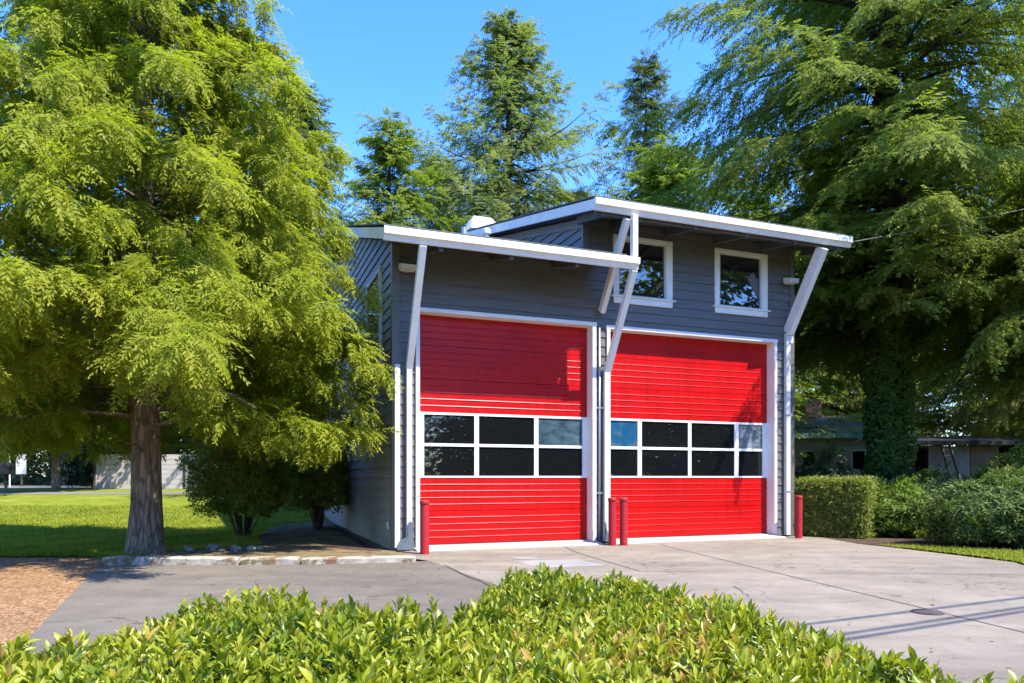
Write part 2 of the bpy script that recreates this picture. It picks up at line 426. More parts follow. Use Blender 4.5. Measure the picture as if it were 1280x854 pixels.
# planting beds: mulch beneath the shrubs beside the building and to the right of the driveway
bed = [(-6.9, 12.32), (-1.75, 11.75), (-1.95, 13.1), (-3.9, 17.8), (-5.6, 22.5), (-6.4, 20.2), (-6.2, 18.0), (-5.6, 15.8), (-5.0, 14.3), (-6.2, 13.4)]
mb = MB(); mb.add([(x, y, 0.012 + gzf(x, y)) for x, y in bed], [tuple(range(len(bed)))])
tag(mb.build('planting_bed', M['dirt']), kind='structure')
bed2 = [(-3.2, 13.4), (-2.35, 13.0), (-4.1, 17.8), (-5.4, 21.5), (-6.1, 19.5), (-5.2, 16.4)]
mb = MB(); mb.add([(x, y, 0.018 + gzf(x, y)) for x, y in bed2], [tuple(range(len(bed2)))])
tag(mb.build('mulch_bed', M['soil']), kind='structure')
sheet('bark_bed', [(7.0, 14.7), (7.3, 13.9), (8.6, 13.5), (10.2, 12.5), (13, 11.4), (18, 12), (18, 17), (7.0, 17.2)], 0.012, M['soil'])
sheet('grass_verge', [(7.28, 14.35), (7.62, 13.4), (8.0, 12.1), (8.15, 10.9), (8.3, 9.0), (14, 8.4), (14, 10.9), (10.3, 12.35), (8.7, 13.4), (7.7, 14.2)], 0.016, M['lawn'])

# joints, seams and a crack in the concrete, thin filler strips
def strip(mb, pts, wd, z):
    pts = [Vector((x, y, z)) for x, y in pts]
    for a, b in zip(pts[:-1], pts[1:]):
        t = (b - a).normalized(); s = Vector((-t.y, t.x, 0)) * wd / 2
        mb.quad(a - s, b - s, b + s, a + s)
rj = random.Random(3)
def wob(a, b, n, amp):
    return [(a[0] + (b[0] - a[0]) * i / n + (rj.random() - .5) * amp * (0 < i < n), a[1] + (b[1] - a[1]) * i / n + (rj.random() - .5) * amp * (0 < i < n)) for i in range(n + 1)]
mb = MB()
strip(mb, [(2.95, 14.4), (3.19, 13.06), (4.32, 6.83), (5.0, 3.2)], 0.022, 0.012)
strip(mb, [(1.02, 13.9), (1.17, 12.79), (1.83, 10.3)], 0.03, 0.012)
strip(mb, wob((-1.04, 11.05), (-0.2, 8.7), 7, 0.05), 0.03, 0.0125)
strip(mb, wob((2.74, 8.9), (2.66, 8.1), 6, 0.06), 0.012, 0.013)
strip(mb, [(1.83, 10.3), (7.3, 9.9)], 0.014, 0.0122)
tag(mb.build('driveway_joints', M['joint']), kind='structure')
mb = MB()
mb.add([(x, y, 0.0118) for x, y in uvp([(1.45, -2.35), (2.55, -2.45), (2.55, -3.4), (1.5, -3.3)])], [(0, 1, 2, 3)])
mb.add([(x, y, 0.0118) for x, y in uvp([(1.62, -1.75), (2.0, -1.78), (2.0, -2.2), (1.64, -2.15)])], [(0, 1, 2, 3)])
tag(mb.build('pavement_patch', M['patch']), kind='structure')

# kerb blocks along the lawn
def kerb_block(a, b, wd, h, seed, label):
    r = random.Random(seed)
    a, b = Vector((*a, 0)), Vector((*b, 0)); t = (b - a).normalized(); s = Vector((-t.y, t.x, 0))
    L = (b - a).length; n = max(4, int(L / 0.14)); mb = MB(); K = 7
    prof = [(-wd / 2, -0.02), (-wd / 2, h * .8), (-wd / 2 + .03, h), (0, h * 1.02), (wd / 2 - .03, h), (wd / 2, h * .8), (wd / 2, -0.02)]
    vs = []
    for i in range(n + 1):
        taper = 1.0 if 0 < i < n else 0.9
        for (p, q) in prof:
            vs.append(t * (L * i / n) + s * (p * taper + (r.random() - .5) * .016) + Vector((0, 0, q * taper + (r.random() - .5) * .014 * (q > 0))))
    fs = [(i * K + k, i * K + k + 1, (i + 1) * K + k + 1, (i + 1) * K + k) for i in range(n) for k in range(K - 1)]
    fs += [tuple(range(K)), tuple(n * K + k for k in range(K - 1, -1, -1))]
    mb.add(vs, fs)
    o = mb.build('kerb_block', M['kerb'], None, a)
    tag(o, label, 'kerb', 'kerb blocks edging the lawn')
kerb_block((-6.35, 11.28), (-4.21, 11.17), 0.26, 0.115, 1, 'longest mossy kerb block, in front of the big trunk at the gravel end')
kerb_block((-4.18, 11.17), (-3.31, 11.24), 0.26, 0.11, 2, 'short pale kerb block between the two longer ones, before the stones')
kerb_block((-3.28, 11.24), (-1.55, 11.58), 0.26, 0.095, 3, 'low worn kerb block that ends at the red post by the building corner')

# drain cover
dr = empty('drain_cover', (4.13, 7.15, 0.012)); tag(dr, 'small round rusty drain grate set in the concrete driveway', 'drain cover')
mb = MB()
ring = [(0.15 * math.cos(a), 0.15 * math.sin(a)) for a in np.linspace(0, 2 * PI, 28, endpoint=False)]
mb.prism(ring, lambda a, b, t: (a, b, t), 0.0, 0.006)
mb.build('plate', M['joint'], dr)
mb = MB()
for k in range(-5, 6):
    l = math.sqrt(max(0, .135 ** 2 - (k * .024) ** 2))
    if l > .02: mb.box(k * .024 - .007, k * .024 + .007, -l, l, 0.006, 0.011)
mb.build('grate', M['iron'], dr)

# ------------------------------------------------------------------ fire station
fs = empty('fire_station', C0, ALPHA)
tag(fs, 'two bay fire station with slate grey siding, white trim and red roll-up doors', 'fire station')
SL, SU = 0.32, 0.238                                   # slopes of the two shed roofs
roofL = lambda n: 5.31 + SL * (n + 1.2)               # underside heights
roofU = lambda n: 6.33 + SU * (n + 1.2)
DEPTH = 11.3

def lap_front(name, rects_fn, hmin, hmax, step, m, openings, u0, u1, hb=None):
    """lap siding on the front plane: one board per course, split around openings"""
    mb = MB(); k = 0
    h = hmin
    while h < hmax - 0.01:
        h2 = min(h + step, hmax)
        cuts = [(u0, u1)]
        # a board is cut by an opening when it overlaps it vertically; boards are trimmed to the opening edge
        edges = sorted(set([h, h2] + [o[k2] for o in openings for k2 in (2, 3) if h < o[k2] < h2]))
        for a, b in zip(edges[:-1], edges[1:]):
            segs = [(u0, u1)]
            for (ou0, ou1, oh0, oh1) in openings:
                if oh0 < (a + b) / 2 < oh1:
                    ns = []
                    for s0, s1 in segs:
                        if ou0 > s0 and ou0 < s1: ns.append((s0, ou0))
                        if ou1 > s0 and ou1 < s1: ns.append((ou1, s1))
                        if ou1 <= s0 or ou0 >= s1: ns.append((s0, s1))
                    segs = ns
            ya = -0.026 + 0.020 * (a - h) / step; yb = -0.026 + 0.020 * (b - h) / step
            for s0, s1 in segs:
                mb.add([(s0, ya, a), (s1, ya, a), (s1, yb, b), (s0, yb, b), (s0, 0.01, a), (s1, 0.01, a), (s1, 0.01, b), (s0, 0.01, b)],
                       [(0, 1, 2, 3), (5, 4, 7, 6), (4, 5, 1, 0), (3, 2, 6, 7), (4, 0, 3, 7), (1, 5, 6, 2)])
        h = h2
    return mb

op_doorL = (0.404, 4.139, -0.1, 4.503); op_doorR = (4.387, 8.722, -0.1, 4.47)
W1 = (4.545, 5.966, 4.95, 6.356); W2 = (7.051, 8.469, 4.95, 6.36)
mb = lap_front('front_wall', None, 0.04, 6.62, 0.19, None, [op_doorL, op_doorR, W1, W2, (-0.5, 3.93, 5.67, 9)], 0.0, 9.2)
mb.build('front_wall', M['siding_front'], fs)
# wall core behind the boards (butted panels, openings left free)
mb = MB()
mb.box(0.03, 0.404, 0.013, 0.30, -0.3, 5.66); mb.box(4.139, 4.387, 0.013, 0.30, -0.3, 4.47); mb.box(8.722, 9.17, 0.013, 0.30, -0.3, 6.6)
mb.box(0.404, 3.93, 0.013, 0.30, 4.503, 5.66); mb.box(3.93, 8.722, 0.013, 0.30, 4.503, 4.95)
mb.box(3.93, 4.545, 0.013, 0.3, 4.95, 6.6); mb.box(5.966, 7.051, 0.013, 0.3, 4.95, 6.6); mb.box(8.469, 8.722, 0.013, 0.3, 4.95, 6.6)
mb.box(4.545, 5.966, 0.013, 0.3, 6.356, 6.6); mb.box(7.051, 8.469, 0.013, 0.3, 6.356, 6.6)
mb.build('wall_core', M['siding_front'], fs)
# left side wall and the upper side wall above the lower roof: horizontal laps cut to the roof slope
def lap_side(u, n0, n1, h0, roof, step=0.20, th=0.034):
    mb = MB(); h = h0
    while h < roof(n1) - .03:
        a_, b_ = h, h + step
        nb = max(n0, (b_ - roof(0)) / (roof(1) - roof(0)) + .0)        # where the board's top edge meets the roof
        na = max(n0, (a_ - roof(0)) / (roof(1) - roof(0)))
        if nb < n1:
            mb.add([(u - th, na, a_), (u - th, n1, a_), (u - .006, n1, b_), (u - .006, nb, b_), (u + .01, na, a_), (u + .01, n1, a_)], [(1, 0, 3, 2), (0, 1, 5, 4)])
        h += step
    return mb
lap_side(0.0, 0.02, DEPTH, -0.05, lambda n: roofL(n)).build('side_wall', M['siding'], fs)
mb = MB(); n1 = DEPTH
mb.add([(0.012, 0.02, -0.3), (0.012, n1, -0.3), (0.012, n1, roofL(n1)), (0.012, 0.02, roofL(0.02)), (0.2, 0.31, -0.3), (0.2, n1, -0.3), (0.2, n1, roofL(n1)), (0.2, 0.31, roofL(0.31))],
       [(1, 0, 3, 2), (4, 5, 6, 7), (3, 7, 6, 2), (1, 2, 6, 5)])
mb.build('side_wall_core', M['siding'], fs)
WL = (1.0, 2.55, 3.55, 5.5)                             # tall window in the side wall: n0 n1 h0 h1
mb = MB(); mb.add([(3.93, 0.013, 5.2), (3.93, DEPTH, 5.2), (3.93, DEPTH, roofU(DEPTH)), (3.93, 0.013, roofU(0.013)), (4.05, 0.305, 5.2), (4.05, DEPTH, 5.2), (4.05, DEPTH, roofU(DEPTH)), (4.05, 0.305, roofU(0.305))],
                  [(1, 0, 3, 2), (4, 5, 6, 7), (0, 1, 5, 4), (3, 7, 6, 2)])
mb.build('upper_side_core', M['siding'], fs)
lap_side(3.92, 0.10, DEPTH, 5.5, lambda n: roofU(n) - .18, 0.19).build('upper_side_wall', M['siding'], fs)
# right and rear walls
mb = MB(); mb.add([(9.2, 0.013, -0.3), (9.2, DEPTH, -0.3), (9.2, DEPTH, roofU(DEPTH)), (9.2, 0.013, roofU(0.013))], [(0, 1, 2, 3)])
mb.add([(0.02, DEPTH, -0.3), (9.2, DEPTH, -0.3), (9.2, DEPTH, roofU(DEPTH)), (3.93, DEPTH, roofU(DEPTH)), (3.93, DEPTH, roofL(DEPTH)), (0.02, DEPTH, roofL(DEPTH))], [(0, 5, 4, 3, 2, 1)])
h = 0.04
while h < 6.4:
    mb.add([(9.228, 0, h), (9.228, DEPTH, h), (9.206, DEPTH, h + .19), (9.206, 0, h + .19)], [(0, 1, 2, 3)])
    mb.add([(9.202, 0, h), (9.202, DEPTH, h), (9.228, DEPTH, h), (9.228, 0, h)], [(0, 1, 2, 3)]); h += .19
mb.build('rear_wall', M['siding'], fs)
# corner boards
for bx in ((-0.036, 0.11, -0.034, -0.0, 0.02, 5.64), (-0.036, -0.0, 0.0, 0.12, 0.02, 5.66), (3.90, 4.0, -0.034, -0.001, 5.9, 6.6), (3.872, 3.904, 0.0, 0.10, 5.9, 6.6), (9.10, 9.236, -0.034, 0.0, 0.02, 6.6)):
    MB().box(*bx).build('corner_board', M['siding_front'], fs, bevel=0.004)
# frieze boards under the rakes
mb = MB()
mb.add([(3.875, 0.1, roofU(.1) - .19), (3.875, DEPTH, roofU(DEPTH) - .19), (3.875, DEPTH, roofU(DEPTH) - .01), (3.875, 0.1, roofU(.1) - .01), (3.929, 0.1, roofU(.1) - .19), (3.929, DEPTH, roofU(DEPTH) - .19), (3.929, DEPTH, roofU(DEPTH) - .01), (3.929, 0.1, roofU(.1) - .01)],
       [(1, 0, 3, 2), (0, 1, 5, 4), (0, 4, 7, 3)])
mb.build('frieze_board', M['siding'], fs)

# garage doors ---------------------------------------------------------------
YD = 0.20
def garage_door(u0, u1, cols, kinds, lab):
    g = empty('garage_door', (0, 0, 0)); g.parent = fs; g['label'] = lab
    mb = MB(); hb = 0.085; ht = 4.49; win0, win1 = 1.345, 2.59
    sec = (win0 - hb) / 2
    def panel(z0, z1, nr):
        # ribbed sheet: profile in (y, z) swept along u; grooves with an upward facing lower lip
        pr = []; step = (z1 - z0) / nr
        pr.append((YD, z0 + .004))
        for k in range(1, nr):
            zc = z0 + k * step
            pr += [(YD, zc - .014), (YD - .006, zc - .010), (YD - .010, zc), (YD - .007, zc + .006), (YD - .001, zc + .009), (YD, zc + .012)]
        pr.append((YD, z1 - .004))
        pr2 = pr + [(YD + .03, z1 - .004), (YD + .03, z0 + .004)]
        mb.prism(pr2, lambda a, b, t: (t, a, b), u0 - .05, u1 + .05)
    panel(hb, hb + sec, 5); panel(hb + sec, win0, 5)
    n3 = (ht - win1) / 3
    for k in range(3): panel(win1 + k * n3, win1 + (k + 1) * n3, 5)
    mb.build('door_panel', M['red'], g)
    # weather seal
    MB().box(u0 - .05, u1 + .05, YD + .002, YD + .028, hb - .03, hb + .003).build('bottom_seal', M['slot_shade'], g)
    # glazed sections
    hm = (1.97 - 0.005)
    mb = MB()
    bars = [win0, win0 + .035, 1.945, 2.0, win1 - .045, win1]
    for z0, z1 in ((bars[0], bars[1]), (bars[2], bars[3]), (bars[4], bars[5])):
        mb.box(u0 - .05, u1 + .05, YD - .012, YD + .03, z0, z1)
    edges = [u0 - .05] + [x for c in cols for x in c] + [u1 + .05]
    for i in range(0, len(edges), 2):
        for z0, z1 in ((bars[1], bars[2]), (bars[3], bars[4])):
            mb.box(edges[i], edges[i + 1], YD - .010, YD + .028, z0, z1)
    fr = mb.build('window_frame', M['white'], g, bevel=0.003)
    for r, (z0, z1) in enumerate(((bars[1], bars[2]), (bars[3], bars[4]))):
        for c, (a, b) in enumerate(cols):
            mb = MB().box(a - .002, b + .002, YD + .012, YD + .018, z0 - .002, z1 + .002)
            kd = kinds.get((r, c), 'glass')
            o = mb.build('window_pane', M[kd], g)
            if kd == 'glass_blue': o['label'] = 'pane with bright blue film behind it'
            if kd == 'glass_haze': o['label'] = 'hazy teal pane at top right'
            if kd == 'glass_pale': o['label'] = 'pale hazy pane at top right'
    return g
garage_door(0.48, 4.057, [(0.62, 1.619), (1.711, 2.876), (2.966, 3.952)], {(1, 2): 'glass_haze'}, 'left bay door under the lower roof')
garage_door(4.461, 8.65, [(4.60, 5.255), (5.353, 6.518), (6.601, 7.749), (7.858, 8.525)], {(1, 0): 'glass_blue', (1, 3): 'glass_pale'}, 'right bay door under the upper windows')
for (a, b, c, d, ht) in ((0.404, 0.48, 4.057, 4.139, 4.503), (4.387, 4.461, 8.65, 8.722, 4.47)):
    mb = MB()
    mb.box(a, b, -0.06, 0.245, 0.06, ht - .075); mb.box(c, d, -0.06, 0.245, 0.06, ht - .075); mb.box(a - .015, d + .015, -0.064, 0.245, ht - .075, ht)
    mb.build('door_casing', M['white'], fs, bevel=0.004)
MB().prism([(-0.35, 0.0), (-0.30, 0.035), (0.27, 0.075), (0.27, -0.1), (-0.35, -0.1)], lambda a, b, t: (t, a, b), 0.36, 4.16).build('door_threshold', M['sill'], fs)
MB().prism([(-0.35, 0.0), (-0.30, 0.035), (0.27, 0.075), (0.27, -0.1), (-0.35, -0.1)], lambda a, b, t: (t, a, b), 4.37, 8.74).build('door_threshold', M['sill'], fs)

# upper windows
def window(r):
    u0, u1, h0, h1 = r
    g = empty('window', (0, 0, 0)); g.parent = fs
    mb = MB(); cw = 0.115
    mb.box(u0, u0 + cw, -0.045, 0.02, h0 + .155, h1 - .07); mb.box(u1 - cw - .03, u1, -0.045, 0.02, h0 + .155, h1 - .07)
    mb.box(u0, u1, -0.045, 0.02, h1 - .07, h1)
    mb.build('frame', M['white'], g, bevel=0.004)
    mb = MB(); mb.box(u0 - .05, u1 + .06, -0.085, 0.02, h0 + .125, h0 + .155); mb.box(u0 + .003, u1 - .003, -0.05, 0.02, h0, h0 + .125)
    mb.build('sill', M['white'], g, bevel=0.004)
    mb = MB(); a, b, c, d = u0 + cw, u1 - cw - .03, h0 + .155, h1 - .07
    for x0, x1, z0, z1 in ((a, a + .035, c, d), (b - .035, b, c, d), (a + .035, b - .035, c, c + .035), (a + .035, b - .035, d - .035, d)):
        mb.box(x0, x1, -0.02, 0.05, z0, z1)
    mb.build('sash', M['offwhite'], g)
    MB().box(a + .03, b - .03, 0.022, 0.028, c + .03, d - .03).build('pane', M['glass_up'], g)
window(W1); window(W2)
g = empty('window', (0, 0, 0)); g.parent = fs; g['label'] = 'tall narrow window in the diagonal side siding'
mb = MB(); n0, n1, h0, h1 = WL
for a, b, c, d in ((n0, n0 + .1, h0 + .1, h1 - .1), (n1 - .1, n1, h0 + .1, h1 - .1), (n0, n1, h1 - .1, h1), (n0, n1, h0, h0 + .1), (n0 + .1, n1 - .1, 4.15, 4.22)):
    mb.box(-0.075, 0.0, a, b, c, d)
mb.build('frame', M['offwhite'], g)
MB().box(-0.05, -0.04, n0 + .09, n1 - .09, h0 + .09, h1 - .09).build('pane', M['glass_up'], g)

# roofs ------------------------------------------------------------------------
def shed_roof(under, slope, u0, u1, n1, th, name, lab, ug=None):
    ug = ug or u1
    g = empty(name, (0, 0, 0)); g.parent = fs; g['label'] = lab
    F = lambda n: under(n)
    mb = MB()
    nA = -1.14
    mb.add([(u0 + .03, nA, F(nA) + .02), (u1 - .03, nA, F(nA) + .02), (u1 - .03, n1, F(n1) + .02), (u0 + .03, n1, F(n1) + .02)], [(3, 2, 1, 0)])
    mb.build('soffit', M['soffit'], g)
    mb = MB()
    mb.add([(u0 - .02, nA - .09, F(nA) + th + .0), (u1 + .02, nA - .09, F(nA) + th), (u1 + .02, n1, F(n1) + th + .03), (u0 - .02, n1, F(n1) + th + .03),
            (u0 - .02, nA - .09, F(nA) + th + .025), (u1 + .02, nA - .09, F(nA) + th + .025), (u1 + .02, n1, F(n1) + th + .055), (u0 - .02, n1, F(n1) + th + .055)],
           [(3, 2, 1, 0), (4, 5, 6, 7), (0, 1, 5, 4), (1, 2, 6, 5), (2, 3, 7, 6), (3, 0, 4, 7)])
    mb.build('roof_deck', M['roofing'], g)
    # gutter-like front fascia, moulded profile
    z0 = F(-1.2)
    prof = [(-1.12, z0), (-1.165, z0), (-1.175, z0 + .035), (-1.20, z0 + .075), (-1.235, z0 + .095), (-1.24, z0 + .195), (-1.225, z0 + .215), (-1.12, z0 + .215)]
    MB().prism(prof, lambda a, b, t: (t, a, b), u0 - .005, ug + .005).build('gutter', M['white'], g)
    mb = MB()
    for (ua, ub) in ((u0, u0 + .04), (u1 - .04, u1)):
        nb = -1.12
        mb.add([(ua, nb, F(nb) + .0), (ub, nb, F(nb)), (ub, n1, F(n1)), (ua, n1, F(n1)), (ua, nb, F(nb) + th - .005), (ub, nb, F(nb) + th - .005), (ub, n1, F(n1) + th + .02), (ua, n1, F(n1) + th + .02)],
               [(3, 2, 1, 0), (4, 5, 6, 7), (0, 1, 5, 4), (1, 2, 6, 5), (2, 3, 7, 6), (3, 0, 4, 7)])
    mb.build('rake_board', M['white'], g)
    return g
rl = shed_roof(roofL, SL, -0.40, 4.15, DEPTH + .3, 0.20, 'lower_roof', 'lower shed roof over the left bay', 4.45)
ru = shed_roof(roofU, SU, 3.52, 9.72, DEPTH + .5, 0.20, 'upper_roof', 'upper shed roof over the right bay')
# outlookers under the eaves and drilled blocking along the walls
for g, fn, us in ((rl, roofL, (0.6, 1.9, 3.2)), (ru, roofU, (3.75, 4.55, 5.8, 7.05, 8.3, 9.45))):
    for u in us:
        MB().add([(u - .04, -1.1, fn(-1.1) - .10), (u + .04, -1.1, fn(-1.1) - .10), (u + .04, -.03, fn(-.03) - .16), (u - .04, -.03, fn(-.03) - .16), (u - .04, -1.1, fn(-1.1) + .019), (u + .04, -1.1, fn(-1.1) + .019), (u + .04, -.03, fn(-.03) + .019), (u - .04, -.03, fn(-.03) + .019)],
                 [(3, 2, 1, 0), (4, 5, 6, 7), (0, 1, 5, 4), (1, 2, 6, 5), (2, 3, 7, 6), (3, 0, 4, 7)]).build('rafter', M['soffit'], g)
for u in np.arange(3.95, 9.0, 0.62):
    for k in range(3):
        c = (u + .17 + k * .13, -0.62)
        ring = [(c[0] + .028 * math.cos(a), c[1] + .028 * math.sin(a)) for a in np.linspace(0, 2 * PI, 12, endpoint=False)]
        MB().prism(ring, lambda a, b, t: (a, b, roofU(b) + .019 + t), -0.006, 0.0).build('vent_hole', M['slot_shade'], ru)
# a beam ties the outlookers behind the upper gutter
MB().box(3.6, 9.66, -1.08, -1.0, roofU(-1.04) - .075, roofU(-1.04) + .01).build('eave_beam', M['soffit'], ru)

# braces, wall posts and shoes
def brace(u, hb, ht, w, dpt, nt=-1.13):
    mb = MB(); mb.beam((u, -0.075, hb - .08), (u, nt, ht), w, dpt)
    return mb.build('roof_brace', M['white'], fs, bevel=0.004)
brace(0.27, 3.44, 5.30, 0.12, 0.11); brace(4.38, 3.60, 5.30, 0.12, 0.11)
brace(4.25, 4.80, 6.28, 0.10, 0.15, -1.10); brace(9.02, 4.72, 6.27, 0.13, 0.25, -1.10)
MB().box(4.31, 4.42, -1.22, -1.11, 5.54, 6.33).build('eave_post', M['white'], fs, bevel=0.004)
for (u, h, w_) in ((0.27, 3.42, 0.10), (4.34, 3.58, 0.085), (8.985, 4.62, 0.11)):
    MB().box(u - w_ / 2, u + w_ / 2, -0.125, -0.035, 0.05, h).build('wall_post', M['offwhite'], fs, bevel=0.004)
MB().box(0.0, 0.10, -0.115, -0.037, 0.06, 3.42).build('downspout', M['offwhite'], fs, bevel=0.012)
MB().box(9.02, 9.10, -0.145, -0.128, 4.4, 4.56).build('post_bracket', M['white'], fs)
mb = MB(); prof = [(0.03, 0.03), (0.33, 0.03), (0.33, 0.50), (0.30, 0.54), (0.26, 0.54), (0.235, 0.50), (0.225, 0.26), (0.10, 0.22), (0.05, 0.13)]
mb.prism(prof, lambda a, b, t: (a, t, b), -0.13, -0.16).build('post_shoe', M['shoe'], fs)
mb = MB(); prof = [(4.295, 0.05), (4.37, 0.05), (4.37, 0.2), (4.335, 0.30), (4.32, 0.42), (4.295, 0.45)]
mb.prism(prof, lambda a, b, t: (a, t, b), -0.128, -0.15).build('post_shoe', M['shoe'], fs)
mb = MB(); mb.tube([(4.215, -0.05, 0.05), (4.215, -0.05, 4.4)], 0.022, 10); mb.build('conduit', M['steel'], fs, smooth=True)
for z in (1.02, 2.75):
    MB().box(4.15, 4.29, -0.078, -0.03, z, z + .03).build('pipe_strap', M['steel'], fs)
    MB().box(8.88, 9.10, -0.135, -0.126, z, z + .03).build('pipe_strap', M['steel'], fs)
# wall lights
def wall_light(u, h, s, lab):
    g = empty('wall_light', (u, -0.03, h)); g.parent = fs; g['label'] = lab
    MB().box(-.05, .05, -.10, 0.0, -.05, .05).build('mount', M['steel'], g)
    mb = MB(); mb.prism([(-.30, .03), (-.07, .09), (-.07, -.03), (-.27, -.06)], lambda a, b, t: (t, a, b), -s, s); mb.build('housing', M['offwhite'], g, bevel=0.006)
    MB().prism([(-.29, -.052), (-.085, -.042), (-.085, -.030), (-.29, -.040)], lambda a, b, t: (t, a, b - .012), -s + .02, s - .02).build('lens', M['lens'], g)
wall_light(0.22, 5.17, .15, 'flood light under the lower eave at the left corner')
wall_light(8.98, 5.78, .13, 'flood light under the upper eave at the right corner')
mb = MB(); mb.box(-.05, -.029, .3, .42, .38, .52); mb.build('wall_outlet', M['offwhite'], fs)
# roof vents
for (u, n, r, z1, cap) in ((2.65, 4.2, .07, 7.62, False), (3.25, 4.2, .055, 7.52, True)):
    zr = roofL(n) + .2
    mb = MB(); mb.tube([(u, n, zr - .1), (u, n, z1)], r, 14)
    if cap: mb.tube([(u, n, z1 - .02), (u, n, z1 + .02), (u, n, z1 + .11), (u, n, z1 + .15)], [r, r * 1.9, r * 1.9, r * 1.2], 14)
    mb.build('roof_vent', M['white'] if cap else M['steel'], fs)
# sloping white hood on the upper roof
mb = MB(); n = 8.6; zr = roofU(n) + .15
mb.add([(4.05, n - .55, zr + .25), (5.15, n - .55, zr + .25), (5.15, n + .6, zr + .25), (4.05, n + .6, zr + .25), (4.35, n + .1, zr + .86), (4.95, n + .1, zr + .86), (4.95, n + .6, zr + .86), (4.35, n + .6, zr + .86)],
       [(3, 2, 1, 0), (4, 5, 6, 7), (0, 1, 5, 4), (1, 2, 6, 5), (2, 3, 7, 6), (3, 0, 4, 7)])
hood = mb.build('roof_hood', M['white'], fs)
MB().box(4.25, 4.98, n - .3, n + .5, zr - .1, zr + .248).build('hood_base', M['siding'], hood)

# ------------------------------------------------------------------ bollards
def make_bollard():
    b = empty('bollard', (0, 0, 0))
    MB().tube([(0, 0, -0.05), (0, 0, 0.885)], 0.078, 28, cap=False).build('post', M['redpost'], b, smooth=True)
    pts = [(0, 0, .872), (0, 0, .88), (0, 0, .915), (0, 0, .938), (0, 0, .948)]
    MB().tube(pts, [.079, .088, .088, .078, .05], 28).build('cap', M['cap'], b, smooth=False)
    return b
proto = make_bollard()
for i, ((x, y), lab) in enumerate([((-1.533, 12.62), 'worn red steel bollard standing alone by the left edge of the left bay door'),
                                   ((1.985, 14.25), 'red steel bollard between the bay doors, nearer the white wall post of the pair'),
                                   ((2.212, 14.27), 'red steel bollard of the pair between the bay doors that stands before the right door'),
                                   ((6.35, 15.95), 'red steel bollard by the clipped hedge at the right end of the station')]):
    o = proto if i == 0 else copy_tree(proto)
    o.location = (x, y, 0.008); o.rotation_euler.z = i * 1.9
    tag(o, lab, 'bollard', 'red bollards guarding the bay doors')
#FOLIAGE#
# ------------------------------------------------------------------ foliage
def rot_from(axis, normal):
    x = axis / np.maximum(np.linalg.norm(axis, axis=-1, keepdims=True), 1e-6)
    z = normal - x * (normal * x).sum(-1, keepdims=True)
    z = z / np.maximum(np.linalg.norm(z, axis=-1, keepdims=True), 1e-6)
    y = np.cross(z, x)
    return np.stack([x, y, z], -1)
def scatter(tpl, P, R, S, tint, rng, tj=0.12):
    """place one of several leaf-cluster templates at every point"""
    Vs, Fs, Ts = [], [], []; off = 0
    which = rng.integers(0, len(tpl), len(P))
    for i, (tv, tf, tt) in enumerate(tpl):
        k = which == i; n = int(k.sum())
        if not n: continue
        v = np.einsum('nij,kj->nki', R[k], tv) * S[k][:, None, None] + P[k][:, None, :]
        f = tf[None] + (np.arange(n) * len(tv))[:, None, None] + off
        t_ = tint[k][:, None] + tt[None] + rng.normal(0, tj, (n, 1))
        Vs.append(v.reshape(-1, 3)); Fs.append(f.reshape(-1, tf.shape[1])); Ts.append(np.clip(t_, 0, 1).ravel()); off += n * len(tv)
    return np.concatenate(Vs), np.concatenate(Fs), np.concatenate(Ts)
def spray(rng, pairs, width, llen, lw, droop, fork=0.0, twist=0.5):
    """flat drooping fan of narrow leaflets along an axis of length 1"""
    v, f, t_ = [], [], []
    def leaflet(b, d, l, w, up, tn):
        d = d / np.linalg.norm(d); s = np.cross(up, d); s = s / np.linalg.norm(s)
        k = len(v)
        v.extend([b, b + d * l * .45 + s * w / 2, b + d * l, b + d * l * .45 - s * w / 2]); f.append((k, k + 1, k + 2, k + 3)); t_.extend([tn - .05, tn, tn + .12, tn])
    for i in range(pairs):
        x = (i + .35) / pairs
        b = np.array([x, 0, -droop * x * x])
        for sd in (-1, 1):
            a = math.radians(rng.uniform(32, 62))
            l = llen * (1.05 - .6 * x) * rng.uniform(.75, 1.15)
            d = np.array([math.cos(a), sd * math.sin(a) * width, rng.uniform(-.55, .12) - droop * x])
            up = np.array([rng.normal(0, twist * .5), rng.normal(0, twist), 1.0])
            leaflet(b, d, l, lw * rng.uniform(.8, 1.2), up, .06 * x)
    leaflet(np.array([.8, 0, -droop * .64]), np.array([1, 0, -droop * 1.8]), llen * .55, lw, np.array([0, .2, 1.0]), .1)
    return np.array(v), np.array(f), np.array(t_)

